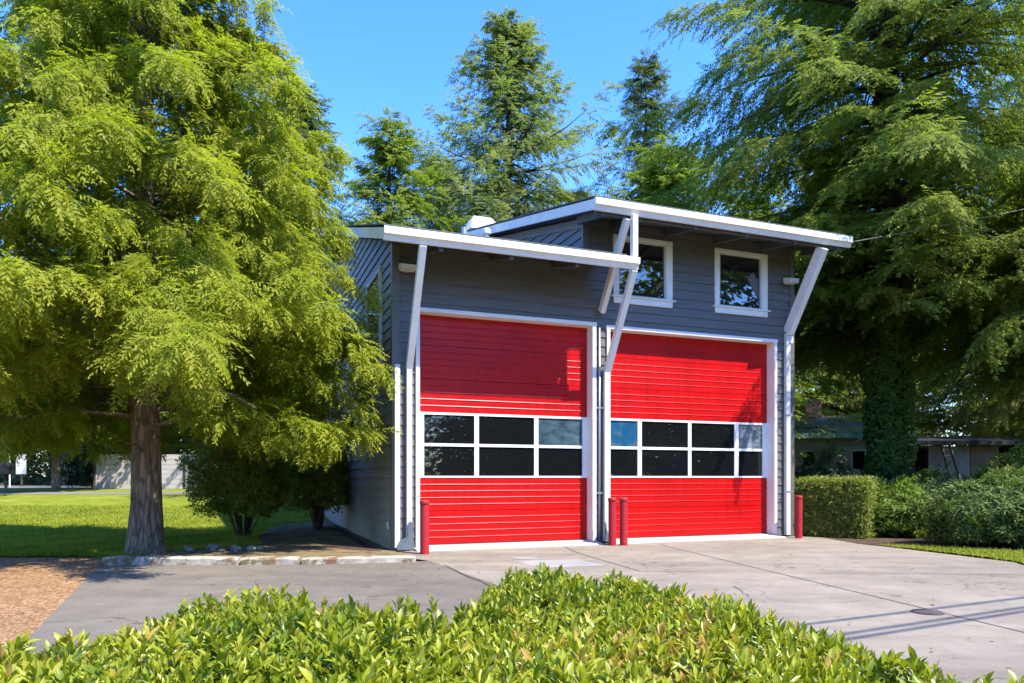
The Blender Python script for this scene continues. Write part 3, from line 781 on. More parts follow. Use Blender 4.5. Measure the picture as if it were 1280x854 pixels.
def crown_skeleton(rng, B, z0, z1, Ht, rad, rise, droop, lj=0.22, az_bias=None, zpow=1.0):
    zb = z0 + (z1 - z0) * (np.linspace(0, 1, B) ** zpow) + rng.normal(0, .02 * (z1 - z0), B)
    az = np.arange(B) * 2.39996 + rng.normal(0, .35, B)
    L = rad(zb) * (1 + rng.normal(0, lj, B)).clip(.45, 1.5)
    return zb, az, L
def conifer(seed, Ht, z0, rad, B, S, T, m_leaf, m_bark, tpl, size, rise=.15, droop=.45, sub=.32, smin=.2, sdroop=.35, hang=.3, trunk_r=.25, limb=True, keep=.92, tipbright=.3, lj=.22, zpow=1., z_top=None, lean=(0, 0), sub_ang=(62, 28), mask=None, up=0.0, trunk_n=12, roll=0.0, tuft=0, spread=.7, limb_to=.8, whorl=0):
    rng = np.random.default_rng(seed)
    zb, az, L = crown_skeleton(rng, B, z0, (z_top or Ht * .985), Ht, rad, rise, droop, lj, zpow=zpow)
    if whorl:                                           # boughs in tiers, as firs grow
        q_ = np.floor(np.arange(B) / whorl) / math.ceil(B / whorl); zb = z0 + ((z_top or Ht * .985) - z0) * q_ ** zpow + rng.normal(0, .09, B); L = rad(zb) * (1 + rng.normal(0, lj, B)).clip(.5, 1.5) * (1 + .18 * np.sin(np.floor(np.arange(B) / whorl) * 2.1))
    rs = rise + rng.normal(0, .07, B) + .35 * sstep(.55, 1.0, zb / Ht); dr = droop * rng.uniform(.7, 1.3, B) * np.clip((zb - z0 * .4) / (z0 * 1.1), .35, 1)
    ca, sa = np.cos(az), np.sin(az)
    def curve(b, s):
        r = L[b] * s
        return np.stack([r * ca[b], r * sa[b], zb[b] + L[b] * (rs[b] * s - dr[b] * s * s + up * s ** 4)], -1)
    nsub = np.maximum(3, (S * np.clip(L / max(L.max(), .1), .3, 1)).astype(int))
    bi, sj, sd = [], [], []
    for b in range(B):
        ss = smin + (1 - smin) * (np.arange(nsub[b]) + rng.random(nsub[b]) * .6) / nsub[b]
        for q in (-1, 1):
            bi.append(np.full(len(ss), b)); sj.append(ss.clip(0, 1)); sd.append(np.full(len(ss), q))
    bi = np.concatenate(bi); sj = np.concatenate(sj); sd = np.concatenate(sd)
    phi = np.radians(sub_ang[0] + (sub_ang[1] - sub_ang[0]) * sj + rng.normal(0, 9, len(bi)))
    l = np.maximum(L[bi] * sub * (1.12 - .85 * sj), size * .9) * rng.uniform(.7, 1.2, len(bi))
    base = curve(bi, sj); lift = rng.normal(.12, 1.0, len(bi)) * roll
    tg = (curve(bi, np.minimum(sj + .03, 1.03)) - curve(bi, sj - .03)); tg /= np.linalg.norm(tg, axis=1, keepdims=True)
    c, s_ = np.cos(phi * sd), np.sin(phi * sd)
    dirs = np.stack([tg[:, 0] * c - tg[:, 1] * s_, tg[:, 0] * s_ + tg[:, 1] * c, tg[:, 2] * .8 + lift], -1)
    dirs /= np.linalg.norm(dirs, axis=1, keepdims=True)
    tt = (np.arange(T) + .5) / T
    P = base[:, None] + dirs[:, None] * (l[:, None] * tt[None])[..., None]
    P[..., 2] -= sdroop * l[:, None] * (tt ** 2)[None]
    ax = np.repeat(dirs[:, None], T, 1) + rng.normal(0, .22, P.shape)
    ax[..., 2] -= hang * (.4 + tt)[None]
    out = np.stack([ca[bi], sa[bi], np.full(len(bi), .15)], -1)
    nr = np.repeat(np.stack([ca[bi] * .35, sa[bi] * .35, np.ones(len(bi))], -1)[:, None], T, 1) + rng.normal(0, .22, P.shape)
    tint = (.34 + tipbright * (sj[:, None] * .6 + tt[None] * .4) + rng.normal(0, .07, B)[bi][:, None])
    sz = size * rng.uniform(.75, 1.25, P.shape[:2])
    # leading tips of the branches
    bt = np.arange(B); Pt = curve(bt, np.full(B, .97)); at = curve(bt, np.full(B, 1.02)) - curve(bt, np.full(B, .94))
    at /= np.linalg.norm(at, axis=1, keepdims=True); at[:, 2] -= hang * .8
    P = np.concatenate([P.reshape(-1, 3), Pt]); ax = np.concatenate([ax.reshape(-1, 3), at]); nr = np.concatenate([nr.reshape(-1, 3), np.tile([0, 0, 1.], (B, 1))])
    tint = np.concatenate([tint.ravel(), np.full(B, .3 + tipbright)]); sz = np.concatenate([sz.ravel(), np.full(B, size * 1.2)])
    # pointed top
    k = rng.random(len(P)) < keep
    if mask is not None: k &= mask(P)
    P, ax, nr, tint, sz = P[k], ax[k], nr[k], tint[k], sz[k]
    nt_ = 24; zt = np.linspace(Ht * .93, Ht, nt_); a_ = rng.uniform(0, 6.28, nt_)
    P = np.concatenate([P, np.stack([0 * zt, 0 * zt, zt - size * .4], -1)]); ax = np.concatenate([ax, np.stack([np.cos(a_), np.sin(a_), np.full(nt_, .9)], -1)])
    nr = np.concatenate([nr, np.stack([-np.cos(a_), -np.sin(a_), np.full(nt_, 1.)], -1)]); tint = np.concatenate([tint, np.full(nt_, .45)]); sz = np.concatenate([sz, np.full(nt_, size * .7)])
    P = P + np.stack([lean[0] * P[:, 2], lean[1] * P[:, 2], 0 * P[:, 2]], -1)
    if tuft:                                            # every twig end carries a paw of sprays
        n0 = len(P); ax = ax / np.linalg.norm(ax, axis=1, keepdims=True)
        tint = np.repeat(tint + rng.normal(0, .10, n0), tuft); P = np.repeat(P, tuft, 0); ax = np.repeat(ax, tuft, 0); nr = np.repeat(nr, tuft, 0); sz = np.repeat(sz, tuft) * rng.uniform(.7, 1.2, n0 * tuft)
        ax = ax + rng.normal(0, spread, ax.shape) * np.array([1, 1, .75]); ax /= np.linalg.norm(ax, axis=1, keepdims=True)
        P = P + ax * (sz * rng.uniform(.0, .55, len(P)))[:, None]; nr = nr + ax * .25 + rng.normal(0, .2, nr.shape)
    V, F, Tn = scatter(tpl, P, rot_from(ax, nr), sz, tint, rng)
    crown = np_mesh('crown', V, F, m_leaf, Tn)
    r = random.Random(seed); mb = MB()
    zz = [-.15, .05, .35, .9] + list(np.linspace(1.6, Ht * .97, 9))
    mb.tube([(lean[0] * z + .02 * math.sin(z * 1.3), lean[1] * z + .02 * math.cos(z), z) for z in zz],
            [trunk_r * (1.45 if z < 0 else 1.3 if z < .2 else 1.1 if z < .5 else 1.0 - .97 * max(0, z - .9) / Ht) for z in zz], trunk_n, jit=.05, rng=r)
    if limb:
        for b in range(B):
            pts = curve(np.full(6, b), np.linspace(0, limb_to, 6)); pts = pts + np.stack([lean[0] * pts[:, 2], lean[1] * pts[:, 2], 0 * pts[:, 2]], -1)
            r0 = max(.010, min(trunk_r * .28, L[b] * .0105))
            mb.tube([tuple(p) for p in pts], [r0 * (1 - .8 * i / 5) for i in range(6)], 5, cap=False)
    me = bpy.data.meshes.new('trunk'); me.from_pydata(mb.v, [], mb.f); me.materials.append(m_bark)
    me.polygons.foreach_set('use_smooth', [True] * len(me.polygons)); me.update()
    return crown, me
def plant_tree(name, meshes, loc, rz, label, cat='tree', group=None, sc=1.0):
    t_ = empty(name, loc, rz); t_.scale = (sc, sc, sc) if not hasattr(sc, '__len__') else sc
    link_mesh('crown', meshes[0], t_); link_mesh('trunk', meshes[1], t_)
    tag(t_, label, cat, group)
    return t_
rg = np.random.default_rng(11)
T_CED = [spray(rg, 7, 1.0, .36, .075, .5, twist=.4) for _ in range(5)]
T_FIR = [spray(rg, 7, .9, .32, .078, .2, twist=.5) for _ in range(4)]
T_FAR = [spray(rg, 5, .9, .38, .12, .25, twist=.5) for _ in range(4)]
T_LOW = [spray(rg, 3, .9, .5, .17, .2, twist=.8) for _ in range(3)]


# the big cedar on the lawn
def rad_ced(z):
    return np.interp(z, [1.6, 2.4, 3.2, 4.7, 6.0, 8.2, 8.9, 11.0, 13.5, 16.0], [2.4, 3.9, 4.3, 4.5, 4.3, 3.1, 2.45, 1.6, .9, .2])
def ced_mask(P):                                        # the trunk stands clear toward the drive below the lowest boughs
    a_ = np.arctan2(P[:, 1], P[:, 0]) + .4; d_ = np.abs((a_ - math.atan2(-12.85, 6.55) + PI) % (2 * PI) - PI)
    r_ = np.hypot(P[:, 0], P[:, 1])
    wx = -6.55 + P[:, 0] * math.cos(.4) - P[:, 1] * math.sin(.4) - C0.x; wy = 12.85 + P[:, 0] * math.sin(.4) + P[:, 1] * math.cos(.4) - C0.y
    clear = wx * EU.x + wy * EU.y < np.where(P[:, 2] > 4.8, -.85, -.40)   # boughs stop short of the wall and the eaves
    return ~((P[:, 2] < 2.55 + .25 * np.sin(P[:, 0] * 4)) & ((d_ < .75) | (r_ < 1.0))) & (P[:, 2] > np.where(wx * EU.x + wy * EU.y < -3.4, 2.05, 1.25) + .15 * np.sin(P[:, 1] * 5)) & clear
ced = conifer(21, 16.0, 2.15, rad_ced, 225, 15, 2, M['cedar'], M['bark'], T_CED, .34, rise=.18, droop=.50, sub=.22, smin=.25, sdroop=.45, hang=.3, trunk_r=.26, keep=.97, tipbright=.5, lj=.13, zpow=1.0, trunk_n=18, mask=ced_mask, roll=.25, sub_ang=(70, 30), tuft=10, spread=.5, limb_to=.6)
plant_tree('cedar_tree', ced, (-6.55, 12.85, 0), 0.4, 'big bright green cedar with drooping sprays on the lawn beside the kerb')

# conifers behind the building
def cone(Ht, R, z0=1.0, p=1.0, belly=.12):
    return lambda z: R * np.clip((Ht - z) / (Ht * (1 - belly)), 0, 1) ** p * np.clip(.55 + (z - z0) / (Ht * belly) * .45, .4, 1) + .15
FK = dict(sdroop=.3, hang=.4, keep=.93, tipbright=.35)
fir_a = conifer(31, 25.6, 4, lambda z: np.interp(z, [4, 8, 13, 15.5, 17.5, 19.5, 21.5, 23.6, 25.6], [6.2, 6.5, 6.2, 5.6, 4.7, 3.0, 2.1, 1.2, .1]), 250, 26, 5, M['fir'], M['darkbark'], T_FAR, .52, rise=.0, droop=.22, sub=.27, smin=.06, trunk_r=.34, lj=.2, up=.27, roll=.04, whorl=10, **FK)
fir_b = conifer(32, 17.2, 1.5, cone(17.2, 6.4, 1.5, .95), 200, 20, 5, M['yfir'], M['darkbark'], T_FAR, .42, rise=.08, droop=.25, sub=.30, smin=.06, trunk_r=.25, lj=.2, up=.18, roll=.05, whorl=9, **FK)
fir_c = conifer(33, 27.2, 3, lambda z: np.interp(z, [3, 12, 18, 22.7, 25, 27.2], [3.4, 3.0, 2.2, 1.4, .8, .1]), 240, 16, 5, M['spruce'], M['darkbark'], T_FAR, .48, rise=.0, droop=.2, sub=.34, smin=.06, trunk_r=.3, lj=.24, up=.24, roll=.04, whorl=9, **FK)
BK = 'conifers behind the fire station'
plant_tree('fir_tree', fir_a, (-.2, 37, .0), .3, 'tallest fir rising behind the white roof hood in the middle', 'tree', BK)
plant_tree('fir_tree', fir_b, (-5.2, 30.5, .0), 1.0, 'yellow green conifer between the cedar and the tallest fir', 'tree', BK)
plant_tree('fir_tree', fir_c, (8.0, 43, .0), .0, 'slim fir with a sparse top, alone against the sky right of the tallest fir', 'tree', BK)
plant_tree('fir_tree', fir_c, (-4.6, 45, .2), 2.0, 'dark bluish conifer in the gap behind the yellow green one', 'tree', BK, (1.3, 1.3, .80))
plant_tree('fir_tree', fir_b, (3.9, 41, .0), 2.0, 'low conifer at the right foot of the tallest fir', 'tree', BK, (1.3, 1.3, .78))
plant_tree('fir_tree', fir_a, (-17, 44, .8), 2.0, 'dark fir far behind the cedar on the left of it', 'tree', BK, (1.0, 1.0, .75))
plant_tree('fir_tree', fir_a, (-27, 52, .8), 4.0, 'dark fir behind the fence at the far left', 'tree', BK, (1.1, 1.1, .8))
plant_tree('fir_tree', fir_c, (-11.5, 38, .8), 4.0, 'slender dark fir hidden mostly by the cedar crown', 'tree', BK, (1.3, 1.3, .8))

# giant firs to the right of the station
def rad_g(z): return np.interp(z, [4, 5.5, 8, 12, 15.3, 16.6, 18, 24, 31], [2.6, 4.8, 6.0, 6.8, 6.7, 5.2, 4.4, 3.6, .4])
def giant_mask(P):                                       # bare ivy trunk below the first boughs
    a_ = np.arctan2(P[:, 1], P[:, 0]) + .9; d_ = np.abs((a_ - math.atan2(-22, -11.5) + PI) % (2 * PI) - PI)
    return ~((P[:, 2] < 5.6 + .3 * np.sin(P[:, 0] * 3)) & (d_ < 1.0) & (np.hypot(P[:, 0], P[:, 1]) < 6)) & (P[:, 2] > 3.4)
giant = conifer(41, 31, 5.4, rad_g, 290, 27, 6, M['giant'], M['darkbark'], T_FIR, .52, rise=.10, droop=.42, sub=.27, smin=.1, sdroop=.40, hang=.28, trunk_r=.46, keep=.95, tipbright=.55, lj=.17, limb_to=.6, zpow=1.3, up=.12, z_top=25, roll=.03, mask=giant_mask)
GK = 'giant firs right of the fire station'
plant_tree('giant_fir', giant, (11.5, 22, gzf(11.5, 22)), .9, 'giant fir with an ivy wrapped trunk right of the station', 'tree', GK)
dusty = conifer(42, 27, 3.8, cone(27, 6.2, 3.8, .8), 190, 22, 6, M['dusty'], M['darkbark'], T_FIR, .5, rise=.05, droop=.4, sub=.27, smin=.12, sdroop=.6, hang=.45, trunk_r=.36, keep=.92, tipbright=.4, lj=.24, zpow=1.2, z_top=23)
plant_tree('giant_fir', dusty, (22.5, 28.5, gzf(22, 28)), .2, 'dusty olive fir at the right edge of the view with hanging twigs', 'tree', GK)
bough = conifer(43, 9.5, 3.7, cone(9.5, 4.1, 3.7, .6), 80, 24, 6, M['bough'], M['darkbark'], T_FIR, .46, rise=.12, droop=.38, sub=.30, smin=.12, sdroop=.35, hang=.25, trunk_r=.26, keep=.94, tipbright=.45, lj=.2, zpow=1.1)
plant_tree('giant_fir', bough, (14.3, 18.2, gzf(14, 18)), .6, 'sunlit spruce cut by the right edge whose low boughs hang over the bed', 'tree', GK)
def recolour(t_, m):
    for o in t_.children:
        if o.name.startswith('crown'):
            o.material_slots[0].link = 'OBJECT'; o.material_slots[0].material = m
RK = 'green trees behind the upper roof'
t_ = plant_tree('conifer_tree', fir_b, (7.8, 36, 0), .5, 'fresh green bushy conifer behind the middle of the upper roof', 'tree', RK, (1.5, 1.5, 1.08)); recolour(t_, M['broad'])
t_ = plant_tree('conifer_tree', fir_b, (15.0, 45, 0), 2.5, 'yellow green sunlit tree showing through the giant fir branches above the roof end', 'tree', RK, (1.4, 1.4, 1.2)); recolour(t_, M['maple'])
t_ = plant_tree('conifer_tree', fir_a, (20.5, 47, 0), 2.5, 'tall tree behind the tan house and the giant fir', 'tree', RK, (1, 1, .9)); recolour(t_, M['dusty'])
t_ = plant_tree('conifer_tree', fir_a, (29.0, 42, 0), 1.5, 'broad tree behind the dark shed at the right', 'tree', RK, (1.1, 1.1, .9)); recolour(t_, M['giant'])

# far woods, one mass each: beyond the site and across the street behind the viewer
low = conifer(51, 20, 1.0, cone(20, 4.6, 1.0, .8), 60, 7, 2, M['spruce'], M['darkbark'], T_LOW, 1.5, rise=.05, droop=.2, sub=.4, smin=.1, trunk_r=.3, limb=False, trunk_n=6, **FK)
def wood(name, spots, m, seed):
    me = low[0]; n = len(me.vertices); co_ = np.empty(n * 3, np.float32); me.vertices.foreach_get('co', co_); co_ = co_.reshape(-1, 3)
    lv = np.empty(len(me.loops), np.int32); me.loops.foreach_get('vertex_index', lv); lv = lv.reshape(-1, 4)
    tn = np.empty(n, np.float32); me.attributes['tint'].data.foreach_get('value', tn)
    r = np.random.default_rng(seed); Vs, Fs, Ts = [], [], []
    for i, (x, y, z, s) in enumerate(spots):
        a = r.uniform(0, 6.28); c, q = math.cos(a), math.sin(a); sx = s * r.uniform(.9, 1.4)
        v = np.stack([(co_[:, 0] * c - co_[:, 1] * q) * sx + x, (co_[:, 0] * q + co_[:, 1] * c) * sx + y, co_[:, 2] * s * r.uniform(.85, 1.1) + z], -1)
        Vs.append(v); Fs.append(lv + i * n); Ts.append(tn + r.normal(0, .1))
    return tag(link_mesh(name, np_mesh(name, np.concatenate(Vs), np.concatenate(Fs), m, np.clip(np.concatenate(Ts), 0, 1))), kind='stuff')
rw = random.Random(5)
spots = [(x + rw.uniform(-2, 2), 62 + rw.uniform(-5, 12), -1.5, rw.uniform(.75, 1.0)) for x in range(-64, 74, 4)]
spots += [(x + rw.uniform(-1, 1), 57 + rw.uniform(-2, 2), .3, rw.uniform(.26, .40)) for x in np.arange(-62, 62, 2.4)]
spots += [(x + rw.uniform(-1, 1), 53 + rw.uniform(-1.5, 1.5), .2, rw.uniform(.26, .36)) for x in np.arange(-66, -18, 1.3)]
wood('far_wood', spots, M['spruce'], 1)
spots = [(x + rw.uniform(-2, 2), -42 + rw.uniform(-9, 9), -1.2, rw.uniform(.7, 1.05)) for x in range(-70, 60, 5)]
spots += [(-45 + rw.uniform(-4, 4), y, 0, rw.uniform(.6, .9)) for y in range(-30, 30, 8)]
spots += [(58 + rw.uniform(-6, 6), y, -1.0, rw.uniform(1.15, 1.6)) for y in range(-60, 16, 3)]
wood('roadside_wood', spots, M['giant'], 2)

# ---- broad leaves
def leaf_t(l, w_, fold=.25, bend=.25, rows=3):
    """one folded leaf along +x: (rows+1) x 3 verts"""
    prof = {2: [.10, 1, .06], 3: [.10, .92, .85, .05]}[rows]
    v = []
    for i in range(rows + 1):
        x = i / rows; hw = w_ / 2 * prof[i]
        z = -bend * l * x * x
        v += [(x * l, hw, z + fold * hw), (x * l, 0, z), (x * l, -hw, z + fold * hw)]
    f = []
    for i in range(rows):
        for k in (0, 1):
            a = i * 3 + k; f.append((a, a + 3, a + 4, a + 1))
    return np.array(v), np.array(f)
def rosette(rng, n, l, w_, elev=(10, 75), stem=.0, rows=2, fold=.3, bend=.25):
    """leaves spiralling up a short shoot along +x (shoot axis), so that rot_from(axis, normal) points it"""
    Vs, Fs, Ts = [], [], []; off = 0
    for i in range(n):
        t = i / max(1, n - 1)
        ll = l * rng.uniform(.75, 1.15) * (1 - .35 * t); v, f = leaf_t(ll, w_ * rng.uniform(.85, 1.15), fold, bend * rng.uniform(.3, 1.6), rows)
        e = math.radians(elev[0] + (elev[1] - elev[0]) * t + rng.normal(0, 10)); a = i * 2.4 + rng.normal(0, .3); ro = rng.normal(0, .3)
        d = np.array([math.sin(e), math.cos(e) * math.cos(a), math.cos(e) * math.sin(a)])
        u = np.array([math.cos(e), -math.sin(e) * math.cos(a), -math.sin(e) * math.sin(a)])
        s = np.cross(u, d); u2 = u * math.cos(ro) + s * math.sin(ro); s2 = np.cross(u2, d)
        Rm = np.stack([d, s2, u2], -1)
        v = v @ Rm.T + np.array([stem * t, 0, 0]) + d * .012
        Vs.append(v); Fs.append(f + off); off += len(v); tn = rng.normal(0, .13) + .22 * t
        Ts.append(np.full(len(v), tn))
    return np.concatenate(Vs), np.concatenate(Fs), np.concatenate(Ts)
def blob_points(rng, n, c, r, shell=.55, zmin=None):
    d = rng.normal(0, 1, (n, 3)); d /= np.linalg.norm(d, axis=1, keepdims=True)
    rr = (shell + (1 - shell) * rng.random(n) ** .6)
    P = np.array(c) + d * rr[:, None] * np.array(r) * (1 + .16 * np.sin(d[:, :1] * 5 + c[0] * 3) + .12 * np.sin(d[:, 1:2] * 7 + 1) + .1 * np.sin(d[:, 2:3] * 8))
    k = P[:, 2] > (zmin if zmin is not None else -9)
    return P[k], d[k]
def leafy(name, rng, blobs, tpl, m, size, up=.5, base=.35, tj=.12, jit=.35, zmin=.05):
    P, D = [], []
    for c, r, n in blobs:
        p, d = blob_points(rng, n, c, r, zmin=zmin); P.append(p); D.append(d)
    P = np.concatenate(P); D = np.concatenate(D)
    ax = D + np.array([0, 0, up]) + rng.normal(0, jit, D.shape)
    nr = rng.normal(0, 1, D.shape)
    V, F, Tn = scatter(tpl, P, rot_from(ax, nr), size * rng.uniform(.8, 1.2, len(P)), np.full(len(P), base), rng, tj)
    return np_mesh(name, V, F, m, Tn)
def stems(mb, rng, n, r0, r1, h, rad, base_r=.12):
    for i in range(n):
        a = rng.uniform(0, 6.28); q = rng.uniform(.3, 1)
        x0, y0 = base_r * math.cos(a) * q, base_r * math.sin(a) * q
        x1, y1 = r1 * math.cos(a + rng.normal(0, .3)) * q, r1 * math.sin(a + rng.normal(0, .3)) * q
        hh = h * rng.uniform(.75, 1.05)
        mid = (x0 + (x1 - x0) * .4, y0 + (y1 - y0) * .4, hh * .5)
        mb.tube([(x0, y0, -.03), mid, (x1, y1, hh)], [rad, rad * .75, rad * .35], 5, cap=False)
def shrub(name, seed, loc, blobs, tpl, m, size, label, group=None, nst=14, sr=.018, up=.5, base=.35, cat='shrub', zmin=.05, hs=None):
    rng = np.random.default_rng(seed)
    t_ = empty(name, loc, 0)
    link_mesh('foliage', leafy('foliage', rng, blobs, tpl, m, size, up, base, zmin=zmin), t_)
    mb = MB(); R_ = max(max(abs(c[0]), abs(c[1])) + r[0] * .6 for c, r, n in blobs); H_ = hs or max(c[2] + r[2] * .5 for c, r, n in blobs)
    stems(mb, rng, nst, 0, R_, H_, sr)
    mb.build('stems', M['twig'], t_, smooth=True)
    return tag(t_, label, cat, group)
rr_ = np.random.default_rng(77)
T_LAU = [rosette(rr_, 11, .078, .021, (14, 84), .085, 3, .45, .22) for _ in range(7)]
T_RHO = [rosette(rr_, 8, .13, .04, (-15, 60), .03, 2, .3, .35) for _ in range(5)]
T_SML = [rosette(rr_, 7, .055, .024, (0, 75), .06, 2, .3, .2) for _ in range(5)]
T_BRD = [rosette(rr_, 6, .16, .10, (-25, 50), .10, 2, .2, .3) for _ in range(5)]
T_IVY = [rosette(rr_, 3, .10, .085, (20, 60), .02, 2, .25, .35) for _ in range(4)]

# laurel bed in the foreground
BED = np.array([(-3.6, 1.35), (-3.4, 2.4), (-2.65, 3.25), (-2.25, 3.6), (-1.95, 4.35), (-1.75, 4.6), (-1.1, 4.5), (-.72, 3.95), (-.42, 3.9), (-.30, 4.8), (-.12, 5.3), (.4, 5.45), (.9, 5.35), (1.15, 4.8), (1.38, 4.05), (1.55, 3.55), (1.70, 3.0), (1.80, 2.6), (1.95, 1.35)])
def poly_dist(P, poly):
    """signed distance to the outline, positive inside"""
    x, y = P[:, 0], P[:, 1]; ins = np.zeros(len(P), bool); dm = np.full(len(P), 1e9)
    for i in range(len(poly)):
        a, b = poly[i], poly[(i + 1) % len(poly)]
        c = ((a[1] > y) != (b[1] > y)) & (x < (b[0] - a[0]) * (y - a[1]) / (b[1] - a[1] + 1e-12) + a[0]); ins ^= c
        ab = b - a; tt = np.clip(((P - a) @ ab) / (ab @ ab), 0, 1); dm = np.minimum(dm, np.linalg.norm(P - (a + tt[:, None] * ab), axis=1))
    return np.where(ins, dm, -dm)
rl_ = np.random.default_rng(5)
def bed_layer(n, zlo, zhi, upw, base):
    P = np.stack([rl_.uniform(-3.7, 1.9, n), rl_.uniform(1.3, 5.6, n)], -1)
    dd = poly_dist(P, BED); k = dd > -.02; P, dd = P[k], dd[k]
    top = .60 + .05 * np.sin(P[:, 0] * 3.1 + 1) * np.cos(P[:, 1] * 2.7) + .03 * np.sin(P[:, 0] * 8) - .04 * (P[:, 0] < -1.9)
    top = top * (1 - .55 * (1 - np.clip((dd + .02) / .22, 0, 1)) ** 2.2)
    q = zlo + (zhi - zlo) * rl_.random(len(P))
    z = top * q + rl_.normal(0, .022, len(P))
    # lean outwards near the rim
    ax = np.stack([rl_.normal(0, .38, len(P)), rl_.normal(0, .38, len(P)) + .25 * (1 - np.clip(dd / .3, 0, 1)), np.full(len(P), upw)], -1)
    patch = .5 + .5 * np.sin(P[:, 0] * 2.3 + .8) * np.sin(P[:, 1] * 1.9 + 2)
    br = np.exp(-(((P[:, 0] - .75) / .5) ** 2 + ((P[:, 1] - 3.1) / .35) ** 2))
    return np.concatenate([P, z[:, None] - .09], -1), ax, base + .16 * patch + (.32) * br * (rl_.random(len(P)) < .5)
L1 = bed_layer(10500, .89, 1.03, 1.15, .38); L2 = bed_layer(6500, .45, .9, .8, .26)
P = np.concatenate([L1[0], L2[0]]); ax = np.concatenate([L1[1], L2[1]]); tn = np.concatenate([L1[2], L2[2]])
V, F, Tn = scatter(T_LAU, P, rot_from(ax, rl_.normal(0, 1, P.shape)), rl_.uniform(.62, 1.32, len(P)), tn, rl_, .13)
bedo = empty('laurel_hedge', (0, 0, 0)); tag(bedo, 'low glossy laurel hedge filling the foreground along the bottom of the view', 'hedge')
link_mesh('foliage', np_mesh('foliage', V, F, M['laurel'], Tn), bedo)
mb = MB()
for p in L1[0][::6]:
    mb.tube([(p[0] * .98, p[1] * .98, -.02), (p[0], p[1] - .02, p[2] * .6), (p[0], p[1], p[2] + .02)], [.008, .006, .004], 4, cap=False)
mb.build('stems', M['twig'], bedo)

# clipped box hedge at the right end of the driveway
def box_points(rng, n, s):
    P = rng.uniform(-1, 1, (n, 3)); f = rng.integers(0, 5, n)
    for k, (ax_, v) in enumerate(((0, -1), (0, 1), (1, -1), (1, 1), (2, 1))): P[f == k, ax_] = v * rng.uniform(.86, 1.0, (f == k).sum())
    D = np.zeros_like(P)
    for k, (ax_, v) in enumerate(((0, -1), (0, 1), (1, -1), (1, 1), (2, 1))): D[f == k, ax_] = v
    P = np.sign(P) * np.abs(P) ** .9
    return P * np.array(s), D
rb = np.random.default_rng(8)
P, D = box_points(rb, 11000, (.72, .80, .62)); P[:, 2] += .62
P += rb.normal(0, .03, P.shape)
V, F, Tn = scatter(T_SML, P, rot_from(D + np.array([0, 0, .5]) + rb.normal(0, .5, D.shape), rb.normal(0, 1, P.shape)), rb.uniform(.9, 1.4, len(P)), np.full(len(P), .4) + .12 * np.sin(P[:, 0] * 5) * np.sin(P[:, 2] * 6 + P[:, 1] * 4), rb, .16)
hb_ = empty('box_hedge', (7.62, 16.75, 0), math.radians(-38)); tag(hb_, 'square clipped yellow green hedge beside the rightmost red bollard', 'hedge')
link_mesh('foliage', np_mesh('foliage', V, F, M['boxleaf'], Tn), hb_)
mb = MB(); stems(mb, rb, 40, 0, .7, 1.0, .012, .6); mb.build('stems', M['twig'], hb_)
MB().box(-.52, .52, -.6, .6, .08, 1.0).build('inner_filler', M['twig'], hb_)  # solid filler box added inside the hedge to block see-through

# shrubs to the right
SG = 'shrubs along the bark bed right of the driveway'
def mound(r, h, n): return [((0, 0, h * .5), (r, r * .9, h * .52), n), ((r * .45, -r * .3, h * .36), (r * .6, r * .55, h * .38), n // 3), ((-r * .5, .1, h * .4), (r * .55, r * .6, h * .4), n // 3)]
shrub('rhododendron', 61, (8.75, 16.3, .0), mound(.75, 1.15, 800), T_RHO, M['broad'], .9, 'fresh green shrub right behind the square hedge, lightest of the bark bed shrubs', SG)
shrub('rhododendron', 62, (10.0, 17.2, .1), mound(1.0, 1.3, 1100), T_RHO, M['rhodo'], 1.0, 'dark leathery shrub in the middle of the bed, before the ladder', SG)
shrub('rhododendron', 63, (9.55, 14.2, .0), mound(1.15, 1.28, 1500), T_RHO, M['rhodo'], 1.0, 'largest leathery shrub, nearest the grass verge at the right', SG)
shrub('rhododendron', 64, (10.9, 14.0, .0), mound(1.2, 1.38, 1300), T_RHO, M['rhodo'], 1.0, 'leathery shrub cut by the right edge of the view', SG)
shrub('rhododendron', 65, (12.2, 17.0, .1), mound(1.2, 1.85, 1100), T_RHO, M['boxleaf'], 1.0, 'taller yellowish shrub behind the others at the right edge', SG)
shrub('rhododendron', 66, (10.6, 20.0, .2), mound(1.2, 1.3, 900), T_RHO, M['darkleaf'], 1.0, 'dark low shrub around the foot of the ivy trunk', SG)
shrub('rhododendron', 67, (8.1, 18.7, .0), mound(.9, 1.9, 900), T_RHO, M['darkleaf'], 1.1, 'dark green shrub rising behind the square hedge, before the tan house', SG)
# shrubs beside the building on the left
SL_ = 'bare stemmed shrubs beside the side wall'
def vase(r, h, n): return [((0, 0, h * .72), (r, r, h * .34), n), ((r * .4, -.2, h * .5), (r * .6, r * .6, h * .26), n // 3), ((-r * .4, .1, h * .48), (r * .65, r * .6, h * .26), n // 3)]
shrub('twiggy_shrub', 71, (-6.2, 16.6, gzf(-6.2, 16.6)), vase(1.1, 2.1, 2400), T_SML, M['olive'], 1.6, 'twiggy vase shaped shrub under the cedar, nearer the lawn', SL_, 34, .016, hs=1.7, zmin=.5)
shrub('twiggy_shrub', 72, (-5.0, 18.6, gzf(-5.0, 18.6)), vase(1.0, 2.2, 2000), T_SML, M['olive'], 1.6, 'twiggy vase shaped shrub against the grey side wall', SL_, 34, .016, hs=1.8, zmin=.5)

